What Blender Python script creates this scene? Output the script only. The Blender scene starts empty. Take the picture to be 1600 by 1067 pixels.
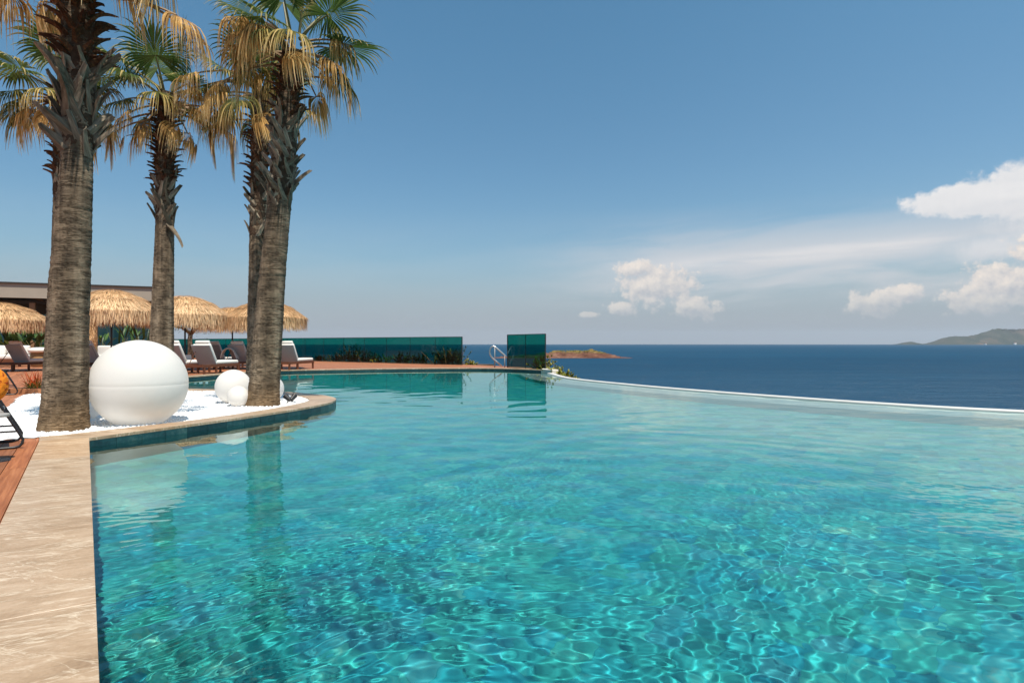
import bpy, bmesh, math, random
import numpy as np
from mathutils import Vector, Matrix, noise
from mathutils.geometry import tessellate_polygon
R = math.radians
PI = math.pi
S = bpy.context.scene
COL = S.collection
random.seed(7)

# ------------------------------------------------------------------ camera
cam = bpy.data.objects.new('camera', bpy.data.cameras.new('camera'))
COL.objects.link(cam)
S.camera = cam
cam.data.lens = 22.0
cam.data.sensor_width = 36.0
cam.data.clip_start = 0.05
cam.data.clip_end = 120000
cam.location = (0, 0, 1.0)
cam.rotation_euler = (R(90.2), 0, 0)

# ------------------------------------------------------------------ node expressions
class X:
    """a socket with arithmetic, so that node graphs can be written as formulas"""
    def __init__(s, nt, sock): s.nt = nt; s.s = sock
    def _m(s, op, *a):
        n = s.nt.nodes.new('ShaderNodeMath'); n.operation = op
        for i, v in enumerate((s,) + a): put(s.nt, n.inputs[i], v)
        return X(s.nt, n.outputs[0])
    def __add__(s, o): return s._m('ADD', o)
    __radd__ = __add__
    def __mul__(s, o): return s._m('MULTIPLY', o)
    __rmul__ = __mul__
    def __sub__(s, o): return s._m('SUBTRACT', o)
    def __rsub__(s, o): return (s * -1.0) + o
    def __truediv__(s, o): return s._m('DIVIDE', o)
    def __neg__(s): return s * -1.0
    def pow(s, o): return s._m('POWER', o)
    def abs(s): return s._m('ABSOLUTE')
    def max(s, o): return s._m('MAXIMUM', o)
    def min(s, o): return s._m('MINIMUM', o)
    def fract(s): return s._m('FRACT')
    def sin(s): return s._m('SINE')
    def atan2(s, o): return s._m('ARCTAN2', o)
    def sqrt(s): return s._m('SQRT')
    def smooth(s, a, b, lo=0.0, hi=1.0):
        n = s.nt.nodes.new('ShaderNodeMapRange'); n.interpolation_type = 'SMOOTHSTEP'
        put(s.nt, n.inputs[0], s)
        for i, v in enumerate((a, b, lo, hi)): put(s.nt, n.inputs[i + 1], v)
        return X(s.nt, n.outputs[0])
    def ramp(s, stops):
        n = s.nt.nodes.new('ShaderNodeValToRGB'); e = n.color_ramp.elements
        while len(e) < len(stops): e.new(0.5)
        for el, (p, c) in zip(e, stops): el.position = p; el.color = (*c, 1)
        put(s.nt, n.inputs[0], s)
        return X(s.nt, n.outputs[0])

def put(nt, sock, v):
    if isinstance(v, X): nt.links.new(v.s, sock)
    elif isinstance(v, (tuple, list)) and sock.type == 'RGBA': sock.default_value = (*v[:3], 1)
    else: sock.default_value = v

def mixc(nt, f, a, b, mode='MIX'):
    n = nt.nodes.new('ShaderNodeMix'); n.data_type = 'RGBA'; n.blend_type = mode
    put(nt, n.inputs[0], f); put(nt, n.inputs[6], a); put(nt, n.inputs[7], b)
    return X(nt, n.outputs[2])
def comb(nt, x, y, z):
    n = nt.nodes.new('ShaderNodeCombineXYZ')
    for i, v in enumerate((x, y, z)): put(nt, n.inputs[i], v)
    return X(nt, n.outputs[0])
def sep(nt, v):
    n = nt.nodes.new('ShaderNodeSeparateXYZ'); put(nt, n.inputs[0], v)
    return [X(nt, n.outputs[i]) for i in range(3)]
def nz(nt, v, scale, detail=4, rough=0.5, dist=0.0, out=0):
    n = nt.nodes.new('ShaderNodeTexNoise'); put(nt, n.inputs['Vector'], v)
    put(nt, n.inputs['Scale'], scale); n.inputs['Detail'].default_value = detail
    n.inputs['Roughness'].default_value = rough; n.inputs['Distortion'].default_value = dist
    return X(nt, n.outputs[out])
def vor(nt, v, scale, feature='F1', out='Distance', rnd=1.0):
    n = nt.nodes.new('ShaderNodeTexVoronoi'); n.feature = feature
    put(nt, n.inputs['Vector'], v); n.inputs['Scale'].default_value = scale
    n.inputs['Randomness'].default_value = rnd
    return X(nt, n.outputs[out])
def mapv(nt, v, scale=(1, 1, 1), rot=(0, 0, 0), loc=(0, 0, 0)):
    n = nt.nodes.new('ShaderNodeMapping'); put(nt, n.inputs[0], v)
    n.inputs[1].default_value = loc; n.inputs[2].default_value = rot; n.inputs[3].default_value = scale
    return X(nt, n.outputs[0])
def coord(nt, k='Object'):
    n = nt.nodes.new('ShaderNodeTexCoord'); return X(nt, n.outputs[k])
def wpos(nt):
    n = nt.nodes.new('ShaderNodeNewGeometry'); return X(nt, n.outputs['Position'])
def orand(nt):
    n = nt.nodes.new('ShaderNodeObjectInfo'); return X(nt, n.outputs['Random'])
def attr(nt, name):
    n = nt.nodes.new('ShaderNodeAttribute'); n.attribute_name = name; return X(nt, n.outputs['Fac'])

# ------------------------------------------------------------------ sun, sky and clouds
SUN_EL, SUN_DIR = R(66), Vector((0.45, -0.89, 0)).normalized()
to_sun = SUN_DIR * math.cos(SUN_EL) + Vector((0, 0, math.sin(SUN_EL)))
sun = bpy.data.lights.new('sun', 'SUN')
sun.energy = 5.0; sun.angle = R(0.5); sun.color = (1.0, 0.93, 0.82)
sun_ob = bpy.data.objects.new('sun', sun); COL.objects.link(sun_ob)
sun_ob.rotation_euler = to_sun.to_track_quat('Z', 'Y').to_euler()
sun.cycles.is_caustics_light = True          # lets the pool surface focus sunlight on the pool floor

W = bpy.data.worlds.new('World'); S.world = W; W.use_nodes = True
def build_world():
    nt = W.node_tree
    bg = nt.nodes['Background']
    sky = nt.nodes.new('ShaderNodeTexSky'); sky.sky_type = 'NISHITA'; sky.sun_disc = False
    sky.sun_elevation = SUN_EL; sky.sun_rotation = math.atan2(SUN_DIR.x, SUN_DIR.y)
    sky.air_density = 1.0; sky.dust_density = 0.7; sky.ozone_density = 2.2; sky.altitude = 0
    skyc = X(nt, sky.outputs[0])
    d = coord(nt, 'Generated')
    x, y, z = sep(nt, d)
    az = x.atan2(y)                                     # radians, 0 straight ahead, + to the right
    el = z.atan2((x * x + y * y).sqrt())
    # clear air: deeper blue overhead
    base = mixc(nt, 1.0, skyc, mixc(nt, el.smooth(0.15, 0.55), (0.80, 1.07, 1.10), (0.79, 1.27, 1.27)), 'MULTIPLY')
    # a little brighter towards the cloud mass at the right
    base = mixc(nt, az.smooth(0.0, 0.75) * az.smooth(2.6, 1.2), base, mixc(nt, 1.0, base, (1.20, 1.13, 1.10), 'MULTIPLY'))
    # warm grey-lilac haze low over the sea
    hz = el.smooth(0.0, 0.30, 1.0, 0.0).pow(1.6)
    base = mixc(nt, hz * 0.72, base, (3.15, 4.1, 4.9))
    base = mixc(nt, el.smooth(0.0, 0.14, 0.85, 0.0), base, (4.25, 4.40, 4.80))
    # thin high veil, all round the horizon, stretched sideways
    warp = nz(nt, comb(nt, az * 3.0, el * 9.0, 2.0), 1.0, 3)
    veil_n = nz(nt, comb(nt, az * 2.6 + warp * 0.6, (el - az * 0.07) * 20.0 + warp, 3.3), 1.0, 6, 0.58)
    veil = veil_n.smooth(0.26, 0.62) * el.smooth(0.045, 0.085) * el.smooth(0.215, 0.12)
    veil = veil * az.smooth(-0.05, 0.30, 0.10, 1.0)
    base = mixc(nt, veil * 0.80, base, (6.9, 6.8, 7.0))
    streak_n = nz(nt, comb(nt, az * 4.0, el * 50.0, 7.0), 1.0, 5, 0.6)
    band = (el - (0.108 + az * 0.045) + (warp - 0.5) * 0.012).abs().smooth(0.017, 0.001)
    streak = band * az.smooth(0.10, 0.36) * streak_n.smooth(0.30, 0.60) * az.smooth(0.66, 0.56)
    base = mixc(nt, streak * 0.70, base, (8.0, 7.8, 7.8))
    # heaped clouds: billows with soft edges, a lit side and a hazy foot
    def billow(x_, y_):
        p = comb(nt, x_ * 42.0, y_ * 47.0, 11.0)
        w = nt.nodes.new('ShaderNodeTexNoise'); w.noise_dimensions = '2D'; put(nt, w.inputs['Vector'], p)
        w.inputs['Scale'].default_value = 1.6; w.inputs['Detail'].default_value = 6.0; w.inputs['Roughness'].default_value = 0.66
        q = mixc(nt, 0.30, p, X(nt, w.outputs[1]))
        n = nt.nodes.new('ShaderNodeTexVoronoi'); n.voronoi_dimensions = '2D'; put(nt, n.inputs['Vector'], q)
        n.inputs['Scale'].default_value = 1.1; n.inputs['Detail'].default_value = 2.0; n.inputs['Roughness'].default_value = 0.5; n.inputs['Lacunarity'].default_value = 2.3
        return (0.50 - X(nt, n.outputs['Distance'])) * 0.75 + (X(nt, w.outputs[0]) - 0.5) * 1.5
    def mound(x_, y_, ellipses):
        m = None
        for (ca, ce, ra, re) in ellipses:
            q = 1.0 - (((x_ - ca) * (1 / ra)).pow(2.0) + ((y_ - ce) * (1 / re)).pow(2.0)).sqrt()
            m = q if m is None else m.max(q)
        return m.max(-1.5)
    DX, DY = -0.005, 0.0075
    b1, b2 = billow(az, el), billow(az + DX, el + DY)
    def puffs(cloud, ellipses, colour, shade, strength, edge=0.36, amp=0.66, cut=-0.04, foot=(0.02, 0.085), k=1.0):
        d1 = mound(az, el, ellipses) + b1 * amp
        d2 = mound(az + DX, el + DY, ellipses) + b2 * amp
        a = d1.smooth(cut, cut + edge) * strength * el.smooth(foot[0], foot[1], 0.30, 1.0)
        lit = ((d1 - d2) * k + 0.45).max(0.0).min(1.0)
        return mixc(nt, a, cloud, mixc(nt, lit, shade, colour))
    WARM, GREY = (9.3, 8.3, 7.4), (5.3, 5.35, 5.7)
    base = puffs(base, [(0.745, 0.145, 0.125, 0.070), (0.66, 0.118, 0.06, 0.022)], (7.9, 7.8, 7.9), (6.6, 6.7, 7.0), 0.80, 0.80, 0.26, -0.08)
    base = puffs(base, [(0.67, 0.183, 0.125, 0.028), (0.78, 0.187, 0.18, 0.050), (0.90, 0.17, 0.14, 0.06)],
                 (9.3, 9.0, 8.8), (6.9, 7.0, 7.3), 0.96, 0.26, 0.24, -0.04, k=0.7)
    base = puffs(base, [(0.228, 0.088, 0.076, 0.040), (0.196, 0.117, 0.040, 0.017), (0.172, 0.054, 0.030, 0.016), (0.125, 0.046, 0.020, 0.007), (0.283, 0.056, 0.046, 0.026),
                        (0.528, 0.058, 0.050, 0.024), (0.562, 0.068, 0.030, 0.020)], WARM, GREY, 0.82)
    base = puffs(base, [(0.668, 0.078, 0.054, 0.038), (0.705, 0.106, 0.045, 0.032), (0.65, 0.055, 0.07, 0.022), (0.76, 0.08, 0.08, 0.06), (0.86, 0.06, 0.09, 0.05),
                        (1.25, 0.06, 0.12, 0.05), (2.3, 0.06, 0.2, 0.05), (-1.3, 0.06, 0.15, 0.05), (-2.2, 0.06, 0.2, 0.05)], WARM, GREY, 0.92)
    put(nt, bg.inputs[0], base)
    bg.inputs[1].default_value = 0.087
build_world()

S.view_settings.view_transform = 'Standard'
S.view_settings.look = 'None'
S.view_settings.gamma = 1.0
S.view_settings.exposure = 0.22
S.view_settings.use_curve_mapping = False
S.cycles.use_denoising = True
S.cycles.caustics_reflective = False
S.cycles.sample_clamp_indirect = 8.0
S.cycles.max_bounces = 12
S.cycles.diffuse_bounces = 6
S.cycles.transparent_max_bounces = 24

# ------------------------------------------------------------------ mesh helpers
class MB:
    """collects faces, builds ONE mesh object"""
    def __init__(s): s.v = []; s.f = []; s.m = []; s.a = {}
    def add(s, vs, fs, mat=0):
        o = len(s.v); s.v += [tuple(p) for p in vs]
        s.f += [tuple(i + o for i in f) for f in fs]; s.m += [mat] * len(fs)
        return o
    def box(s, c, d, rz=0, mat=0, M=None):
        hx, hy, hz = d[0] / 2, d[1] / 2, d[2] / 2
        vs = [Vector((a * hx, b * hy, e * hz)) for e in (-1, 1) for b in (-1, 1) for a in (-1, 1)]
        T = Matrix.Translation(c) @ Matrix.Rotation(rz, 4, 'Z')
        if M is not None: T = M @ T
        s.add([T @ p for p in vs], [(0, 2, 3, 1), (4, 5, 7, 6), (0, 1, 5, 4), (2, 6, 7, 3), (0, 4, 6, 2), (1, 3, 7, 5)], mat)
    def rbox(s, c, d, b=0.01, M=None, mat=0):
        """box with all edges bevelled / softened"""
        bm = bmesh.new(); bmesh.ops.create_cube(bm, size=1.0)
        for v in bm.verts: v.co = Vector((v.co.x * d[0], v.co.y * d[1], v.co.z * d[2]))
        bmesh.ops.bevel(bm, geom=bm.edges[:], offset=b, segments=2, profile=0.6, affect='EDGES')
        T = Matrix.Translation(c)
        if M is not None: T = M @ T
        bm.verts.index_update()
        s.add([T @ v.co for v in bm.verts], [[v.index for v in f.verts] for f in bm.faces], mat)
        bm.free()
    def tube(s, pts, rad, n=8, cap=True, mat=0):
        pts = [Vector(p) for p in pts]
        rs = rad if isinstance(rad, (list, tuple)) else [rad] * len(pts)
        vs, fs = [], []
        up = Vector((0, 0, 1))
        t0 = (pts[1] - pts[0]).normalized()
        u = t0.cross(up)
        if u.length < 1e-3: u = Vector((1, 0, 0))
        u.normalize()
        for i, p in enumerate(pts):
            t = (pts[min(i + 1, len(pts) - 1)] - pts[max(i - 1, 0)]).normalized()
            u = (u - t * u.dot(t)).normalized(); w = t.cross(u)
            for k in range(n):
                a = 2 * PI * k / n
                vs.append(p + (u * math.cos(a) + w * math.sin(a)) * rs[i])
        for i in range(len(pts) - 1):
            for k in range(n):
                a, b = i * n + k, i * n + (k + 1) % n
                fs.append((a, b, b + n, a + n))
        if cap:
            fs.append(tuple(range(n - 1, -1, -1))); o = (len(pts) - 1) * n
            fs.append(tuple(range(o, o + n)))
        s.add(vs, fs, mat)
    def lathe(s, prof, n=32, c=(0, 0, 0), mat=0):
        vs, fs = [], []
        for r, z in prof:
            for k in range(n):
                a = 2 * PI * k / n
                vs.append((c[0] + r * math.cos(a), c[1] + r * math.sin(a), c[2] + z))
        for i in range(len(prof) - 1):
            for k in range(n):
                a, b = i * n + k, i * n + (k + 1) % n
                fs.append((a, b, b + n, a + n))
        s.add(vs, fs, mat)
    def prism(s, poly, z0, z1, bev=0.004, mat=0):
        """extruded polygon (counter-clockwise) with a small chamfer on top"""
        if area2(poly) < 0: poly = poly[::-1]
        n = len(poly)
        inn = offset_closed(poly, bev)
        vs = [(p[0], p[1], z0) for p in poly] + [(p[0], p[1], z1 - bev) for p in poly] + [(p[0], p[1], z1) for p in inn]
        fs = [tuple(range(n - 1, -1, -1)), tuple(range(2 * n, 3 * n))]
        for k in range(n):
            j = (k + 1) % n
            fs += [(k, j, j + n, k + n), (k + n, j + n, j + 2 * n, k + 2 * n)]
        s.add(vs, fs, mat)
    def mesh(s, name, mats, smooth=False):
        me = bpy.data.meshes.new(name); me.from_pydata(s.v, [], s.f)
        for m in (mats if isinstance(mats, (list, tuple)) else [mats]): me.materials.append(m)
        if len(me.materials) > 1: me.polygons.foreach_set('material_index', s.m)
        for k, vals in s.a.items():
            at = me.attributes.new(k, 'FLOAT', 'POINT'); at.data.foreach_set('value', vals)
        if smooth: me.shade_smooth()
        me.update(); return me
    def build(s, name, mats, parent=None, smooth=False, loc=(0, 0, 0), rz=0):
        return link(name, s.mesh(name, mats, smooth), parent, loc, rz)

def link(name, me, parent=None, loc=(0, 0, 0), rz=0):
    o = bpy.data.objects.new(name, me); COL.objects.link(o); o.parent = parent
    o.location = loc; o.rotation_euler = (0, 0, rz); return o
def tag(o, label, cat, group=None):
    o['label'] = label; o['category'] = cat
    if group: o['group'] = group
    return o
def thing(name, label, cat, loc=(0, 0, 0), rz=0, group=None):
    return tag(link(name, None, None, loc, rz), label, cat, group)
def struct(o): o['kind'] = 'structure'; return o
def stuff(o): o['kind'] = 'stuff'; return o
def dup(root, loc, rz, label, group=None):
    r = root.copy(); COL.objects.link(r); r.location = loc; r.rotation_euler = (0, 0, rz); r['label'] = label
    if group: r['group'] = group
    for ch in list(root.children):
        c = ch.copy(); COL.objects.link(c); c.parent = r
        for g in ch.children:
            e = g.copy(); COL.objects.link(e); e.parent = c
    return r

def area2(p): return sum(p[i][0] * p[(i + 1) % len(p)][1] - p[(i + 1) % len(p)][0] * p[i][1] for i in range(len(p)))
def offset_closed(poly, d):
    n = len(poly); out = []
    for i in range(n):
        a, b, c = Vector(poly[i - 1][:2]), Vector(poly[i][:2]), Vector(poly[(i + 1) % n][:2])
        e1 = (b - a).normalized(); e2 = (c - b).normalized()
        n1 = Vector((-e1.y, e1.x)); n2 = Vector((-e2.y, e2.x))
        m = n1 + n2
        if m.length < 1e-4: m = n1
        m.normalize(); k = max(0.4, m.dot(n1))
        out.append(tuple(b + m * (d / k)))
    return out
def offset_open(pts, d):
    """positive d = to the left of the direction of travel"""
    out = []
    for i, p in enumerate(pts):
        t = (Vector(pts[min(i + 1, len(pts) - 1)]) - Vector(pts[max(i - 1, 0)])).normalized()
        out.append((p[0] - t.y * d, p[1] + t.x * d))
    return out
def spline(pts, per=8):
    """Catmull-Rom through 2D points"""
    P = [Vector(p) for p in pts]; P = [P[0] * 2 - P[1]] + P + [P[-1] * 2 - P[-2]]
    out = []
    for i in range(1, len(P) - 2):
        for k in range(per):
            t = k / per; a, b, c, d = P[i - 1], P[i], P[i + 1], P[i + 2]
            q = 0.5 * ((2 * b) + (c - a) * t + (2 * a - 5 * b + 4 * c - d) * t * t + (3 * b - a - 3 * c + d) * t ** 3)
            out.append(tuple(q))
    out.append(tuple(P[-2])); return out
def resample(pts, step):
    P = [Vector(p) for p in pts]; L = [0]
    for a, b in zip(P, P[1:]): L.append(L[-1] + (b - a).length)
    n = max(1, round(L[-1] / step)); out = []; j = 0
    for i in range(n + 1):
        s = L[-1] * i / n
        while j < len(L) - 2 and L[j + 1] < s: j += 1
        t = (s - L[j]) / max(1e-9, L[j + 1] - L[j])
        out.append(tuple(P[j].lerp(P[j + 1], min(1, max(0, t)))))
    return out
def at_fraction(pts, fs):
    P = [Vector(p) for p in pts]; L = [0]
    for a, b in zip(P, P[1:]): L.append(L[-1] + (b - a).length)
    out = []
    for f in fs:
        s = f * L[-1]; j = 0
        while j < len(L) - 2 and L[j + 1] < s: j += 1
        t = (s - L[j]) / max(1e-9, L[j + 1] - L[j]); out.append(tuple(P[j].lerp(P[j + 1], t)))
    return out
def inside(px, py, poly):
    c = np.zeros(px.shape, bool); n = len(poly)
    for i in range(n):
        x1, y1 = poly[i][:2]; x2, y2 = poly[(i + 1) % n][:2]
        if y1 == y2: continue
        h = ((y1 > py) != (y2 > py)) & (px < (x2 - x1) * (py - y1) / (y2 - y1) + x1)
        c ^= h
    return c
def flat(name, poly, z, mat):
    tris = tessellate_polygon([[Vector((p[0], p[1], 0)) for p in poly]])
    mb = MB(); vs = [(p[0], p[1], z) for p in poly]; fs = []
    for t in tris:
        a, b, c = (Vector(vs[i]) for i in t)
        fs.append(t if (b - a).cross(c - a).z > 0 else t[::-1])
    mb.add(vs, fs); return mb.build(name, mat)

# ------------------------------------------------------------------ materials
M = {}
def mat(name, rough=0.6, spec=0.5):
    m = bpy.data.materials.new(name); m.use_nodes = True; nt = m.node_tree
    b = nt.nodes['Principled BSDF']; b.inputs['Roughness'].default_value = rough
    b.inputs['Specular IOR Level'].default_value = spec
    M[name] = m; return nt, b
def bump(nt, b, h, strength, dist=0.01):
    n = nt.nodes.new('ShaderNodeBump'); n.inputs['Strength'].default_value = strength
    n.inputs['Distance'].default_value = dist; put(nt, n.inputs['Height'], h)
    nt.links.new(n.outputs[0], b.inputs['Normal'])
def simple(name, c, rough=0.6, spec=0.5, var=0.12, scale=6.0, bmp=0.0, metal=0.0, bscale=60.0):
    nt, b = mat(name, rough, spec)
    v = coord(nt); n = nz(nt, v, scale, 5)
    put(nt, b.inputs['Base Color'], mixc(nt, n, tuple(x * (1 - var) for x in c), tuple(min(1, x * (1 + var)) for x in c)))
    b.inputs['Metallic'].default_value = metal
    if bmp: bump(nt, b, nz(nt, v, bscale, 4), bmp)
    return nt, b

def make_materials():
    # coping stone: warm beige limestone with pale veins running across the slabs
    nt, b = mat('stone', 0.42, 0.45)
    p = wpos(nt); r = orand(nt)
    q = mapv(nt, p, (1, 1, 1), (0, 0, R(-28)))
    q = mixc(nt, 0.10, q, nz(nt, p, 3.0, 4, out=1))
    st = nz(nt, mapv(nt, q, (3.5, 9, 4)), 1.0, 9, 0.68, 0.3)
    gr = nz(nt, p, 60, 5, 0.7)
    f = st * 0.72 + gr * 0.28
    c = f.ramp([(0.30, (0.25, 0.165, 0.10)), (0.44, (0.36, 0.248, 0.158)), (0.56, (0.45, 0.32, 0.213)), (0.75, (0.54, 0.405, 0.285))])
    def veins(rot, sc, loc, w):
        v = mapv(nt, p, (1, 1, 1), (0, 0, R(rot)))
        n = nz(nt, mapv(nt, v, sc, loc=loc), 1.0, 5, 0.62, 0.35)
        return (n - 0.5).abs().smooth(w, 0.0) * nz(nt, mapv(nt, v, (2.0, 4.0, 2), loc=loc), 1.0, 4, 0.6).smooth(0.42, 0.60)
    vein = veins(-22, (1.3, 11.0, 2), (3, 1, 0), 0.028)
    vein2 = veins(-38, (2.0, 15.0, 3), (7, 2, 0), 0.024).max(veins(14, (2.5, 12.0, 3), (1, 9, 0), 0.02))
    c = mixc(nt, vein * 0.58, c, (0.86, 0.75, 0.60))
    c = mixc(nt, vein2 * 0.45, c, (0.80, 0.69, 0.54))
    tint = r.ramp([(0.0, (0.84, 0.74, 0.62)), (0.3, (1.0, 0.98, 0.95)), (0.55, (0.90, 0.88, 0.86)), (0.8, (1.0, 0.99, 0.98)), (1.0, (1.08, 0.98, 0.86))])
    put(nt, b.inputs['Base Color'], mixc(nt, 1.0, c, tint, 'MULTIPLY'))
    put(nt, b.inputs['Roughness'], st.smooth(0.2, 0.8, 0.5, 0.34))
    bump(nt, b, st * 0.6 + nz(nt, p, 90, 3) * 0.3, 0.16, 0.004)
    # deck: reddish hardwood
    nt, b = mat('plank_wood', 0.55, 0.3)
    p = coord(nt); r = orand(nt)
    g = nz(nt, mapv(nt, p, (1.5, 34, 10)), 1.0, 6, 0.6, 0.3)
    c = g.ramp([(0.25, (0.18, 0.060, 0.024)), (0.5, (0.31, 0.114, 0.047)), (0.75, (0.43, 0.178, 0.08))])
    c = mixc(nt, 1.0, c, r.ramp([(0, (0.78, 0.78, 0.8)), (0.5, (1, 1, 1)), (1, (1.25, 1.12, 1.02))]), 'MULTIPLY')
    put(nt, b.inputs['Base Color'], c); bump(nt, b, g, 0.3, 0.003)
    nt, b = mat('deck', 0.6, 0.3)
    p = wpos(nt); q = mapv(nt, p, (1, 1, 1), (0, 0, R(-124.3)))
    qx, qy, qz = sep(nt, q)
    row = (qy / 0.143); fr = row.fract(); ri = row - fr
    g = nz(nt, mapv(nt, q, (1.0, 26, 6)), 1.0, 5, 0.6)
    c = g.ramp([(0.25, (0.23, 0.085, 0.04)), (0.5, (0.36, 0.145, 0.07)), (0.75, (0.48, 0.21, 0.115))])
    w = nt.nodes.new('ShaderNodeTexWhiteNoise'); w.noise_dimensions = '1D'; put(nt, w.inputs['W'], ri)
    c = mixc(nt, 1.0, c, X(nt, w.outputs[0]).ramp([(0, (0.8, 0.8, 0.8)), (1, (1.2, 1.15, 1.1))]), 'MULTIPLY')
    gap = (fr - 0.5).abs().smooth(0.48, 0.495)
    put(nt, b.inputs['Base Color'], mixc(nt, gap * 0.8, c, (0.02, 0.012, 0.008)))
    bump(nt, b, (1.0 - gap) + g * 0.1, 0.5, 0.006)
    # pool tiles: green volcanic stone, variegated
    def pool(name, per_object):
        nt, b = mat(name, 0.35, 0.4)
        p = wpos(nt)
        big = nz(nt, p, 0.55, 4, 0.6); mid = nz(nt, p, 3.2, 6, 0.65, 0.5); fine = nz(nt, p, 22, 4, 0.6)
        f = mid * 0.42 + fine * 0.40 + big * 0.30
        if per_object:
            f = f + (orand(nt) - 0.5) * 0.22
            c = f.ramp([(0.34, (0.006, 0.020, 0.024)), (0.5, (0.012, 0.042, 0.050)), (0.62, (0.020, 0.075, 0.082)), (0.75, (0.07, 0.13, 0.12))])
        else:
            px, py, pz = sep(nt, mapv(nt, p, (1, 1, 1), (0, 0, R(34.3))))
            tx = px / 0.19; ty = py / 0.19
            fx = tx.fract(); fy = ty.fract()
            w = nt.nodes.new('ShaderNodeTexWhiteNoise'); w.noise_dimensions = '2D'
            put(nt, w.inputs['Vector'], comb(nt, tx - fx, ty - fy, 0.0))
            wn = X(nt, w.outputs[0])
            f = f + (wn - 0.5) * 0.20
            c = f.ramp([(0.30, (0.014, 0.17, 0.18)), (0.46, (0.022, 0.26, 0.285)), (0.60, (0.035, 0.37, 0.38)), (0.72, (0.11, 0.46, 0.42)), (0.84, (0.32, 0.48, 0.34))])
            w2 = nt.nodes.new('ShaderNodeTexWhiteNoise'); w2.noise_dimensions = '2D'
            put(nt, w2.inputs['Vector'], comb(nt, tx - fx + 37.0, ty - fy + 11.0, 0.0))
            hue = X(nt, w2.outputs[0]) + (mid - 0.5) * 0.5
            c = mixc(nt, hue.smooth(0.60, 0.85) * 0.45, c, (0.008, 0.26, 0.40))
            c = mixc(nt, hue.smooth(0.40, 0.18) * 0.45, c, (0.045, 0.35, 0.285))
            c = mixc(nt, hue.smooth(0.86, 1.02) * 0.15, c, (0.26, 0.42, 0.34))
            joint = (fx - 0.5).abs().max((fy - 0.5).abs()).smooth(0.485, 0.497)
            c = mixc(nt, joint * 0.3, c, (0.02, 0.22, 0.25))
            bump(nt, b, 1.0 - joint, 0.4, 0.004)
        put(nt, b.inputs['Base Color'], c)
    pool('pool_floor', False); pool('pool_tile', True)
    nt, b = mat('ledge', 0.5, 0.4)
    p = wpos(nt); n = nz(nt, p, 2.5, 6, 0.6)
    put(nt, b.inputs['Base Color'], n.ramp([(0.3, (0.34, 0.36, 0.36)), (0.7, (0.50, 0.52, 0.51))]))
    # pool water: clear, faintly green-blue
    m = bpy.data.materials.new('pool_water'); m.use_nodes = True; nt = m.node_tree; M['pool_water'] = m
    nt.nodes.remove(nt.nodes['Principled BSDF'])
    g = nt.nodes.new('ShaderNodeBsdfGlass'); g.inputs['IOR'].default_value = 1.33
    g.inputs['Roughness'].default_value = 0.0; g.inputs['Color'].default_value = (0.84, 1.0, 0.99, 1)
    nt.links.new(g.outputs[0], nt.nodes['Material Output'].inputs[0])
    # sea
    nt, b = mat('sea', 0.30, 0.17)
    p = wpos(nt)
    big = nz(nt, mapv(nt, p, (0.0012, 0.004, 1)), 1.0, 4) * 0.5 + nz(nt, mapv(nt, p, (0.006, 0.035, 1), (0, 0, 0.2)), 1.0, 5, 0.6) * 0.5
    h = nz(nt, mapv(nt, p, (0.10, 0.22, 1)), 1.0, 6, 0.62) * 1.0 + nz(nt, mapv(nt, p, (0.6, 1.1, 1), loc=(5, 2, 0)), 1.0, 4, 0.6) * 0.35 + nz(nt, mapv(nt, p, (0.02, 0.05, 1)), 1.0, 4, 0.6) * 2.0
    bn = nt.nodes.new('ShaderNodeBump'); bn.inputs['Strength'].default_value = 1.0; bn.inputs['Distance'].default_value = 2.2
    put(nt, bn.inputs['Height'], h)
    df = nt.nodes.new('ShaderNodeBsdfDiffuse'); gl = nt.nodes.new('ShaderNodeBsdfGlossy'); gl.inputs['Roughness'].default_value = 0.25
    put(nt, df.inputs['Color'], big.ramp([(0.3, (0.004, 0.044, 0.093)), (0.7, (0.008, 0.067, 0.132))]))
    for q in (df, gl): nt.links.new(bn.outputs[0], q.inputs['Normal'])
    mx = nt.nodes.new('ShaderNodeMixShader'); mx.inputs[0].default_value = 0.085
    nt.links.new(df.outputs[0], mx.inputs[1]); nt.links.new(gl.outputs[0], mx.inputs[2])
    nt.nodes.remove(b); nt.links.new(mx.outputs[0], nt.nodes['Material Output'].inputs[0])
    # planting gravel
    nt, b = mat('pebble', 0.6, 0.3)
    p = coord(nt); n = nz(nt, p, 14, 4)
    put(nt, b.inputs['Base Color'], n.ramp([(0.3, (0.82, 0.82, 0.82)), (0.7, (0.90, 0.90, 0.89))]))
    bump(nt, b, vor(nt, p, 34) , 0.5, 0.015)
    simple('ball', (0.90, 0.885, 0.86), 0.5, 0.35, 0.015, 2.0)
    nt = M['ball'].node_tree; tr = nt.nodes.new('ShaderNodeBsdfTranslucent'); tr.inputs[0].default_value = (0.96, 0.91, 0.85, 1)
    mx = nt.nodes.new('ShaderNodeMixShader'); mx.inputs[0].default_value = 0.48
    nt.links.new(nt.nodes['Principled BSDF'].outputs[0], mx.inputs[1]); nt.links.new(tr.outputs[0], mx.inputs[2])
    nt.links.new(mx.outputs[0], nt.nodes['Material Output'].inputs[0])
    simple('black_metal', (0.014, 0.014, 0.016), 0.4, 0.5, 0.2)
    simple('steel', (0.55, 0.55, 0.56), 0.38, 0.5, 0.05, metal=1.0)
    simple('dark_frame', (0.02, 0.022, 0.022), 0.5)
    simple('grey_top', (0.33, 0.32, 0.30), 0.5)
    simple('cream', (0.70, 0.64, 0.55), 0.7, bmp=0.1)
    simple('lip', (0.62, 0.60, 0.56), 0.5, var=0.08, scale=3, bmp=0.1)
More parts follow.
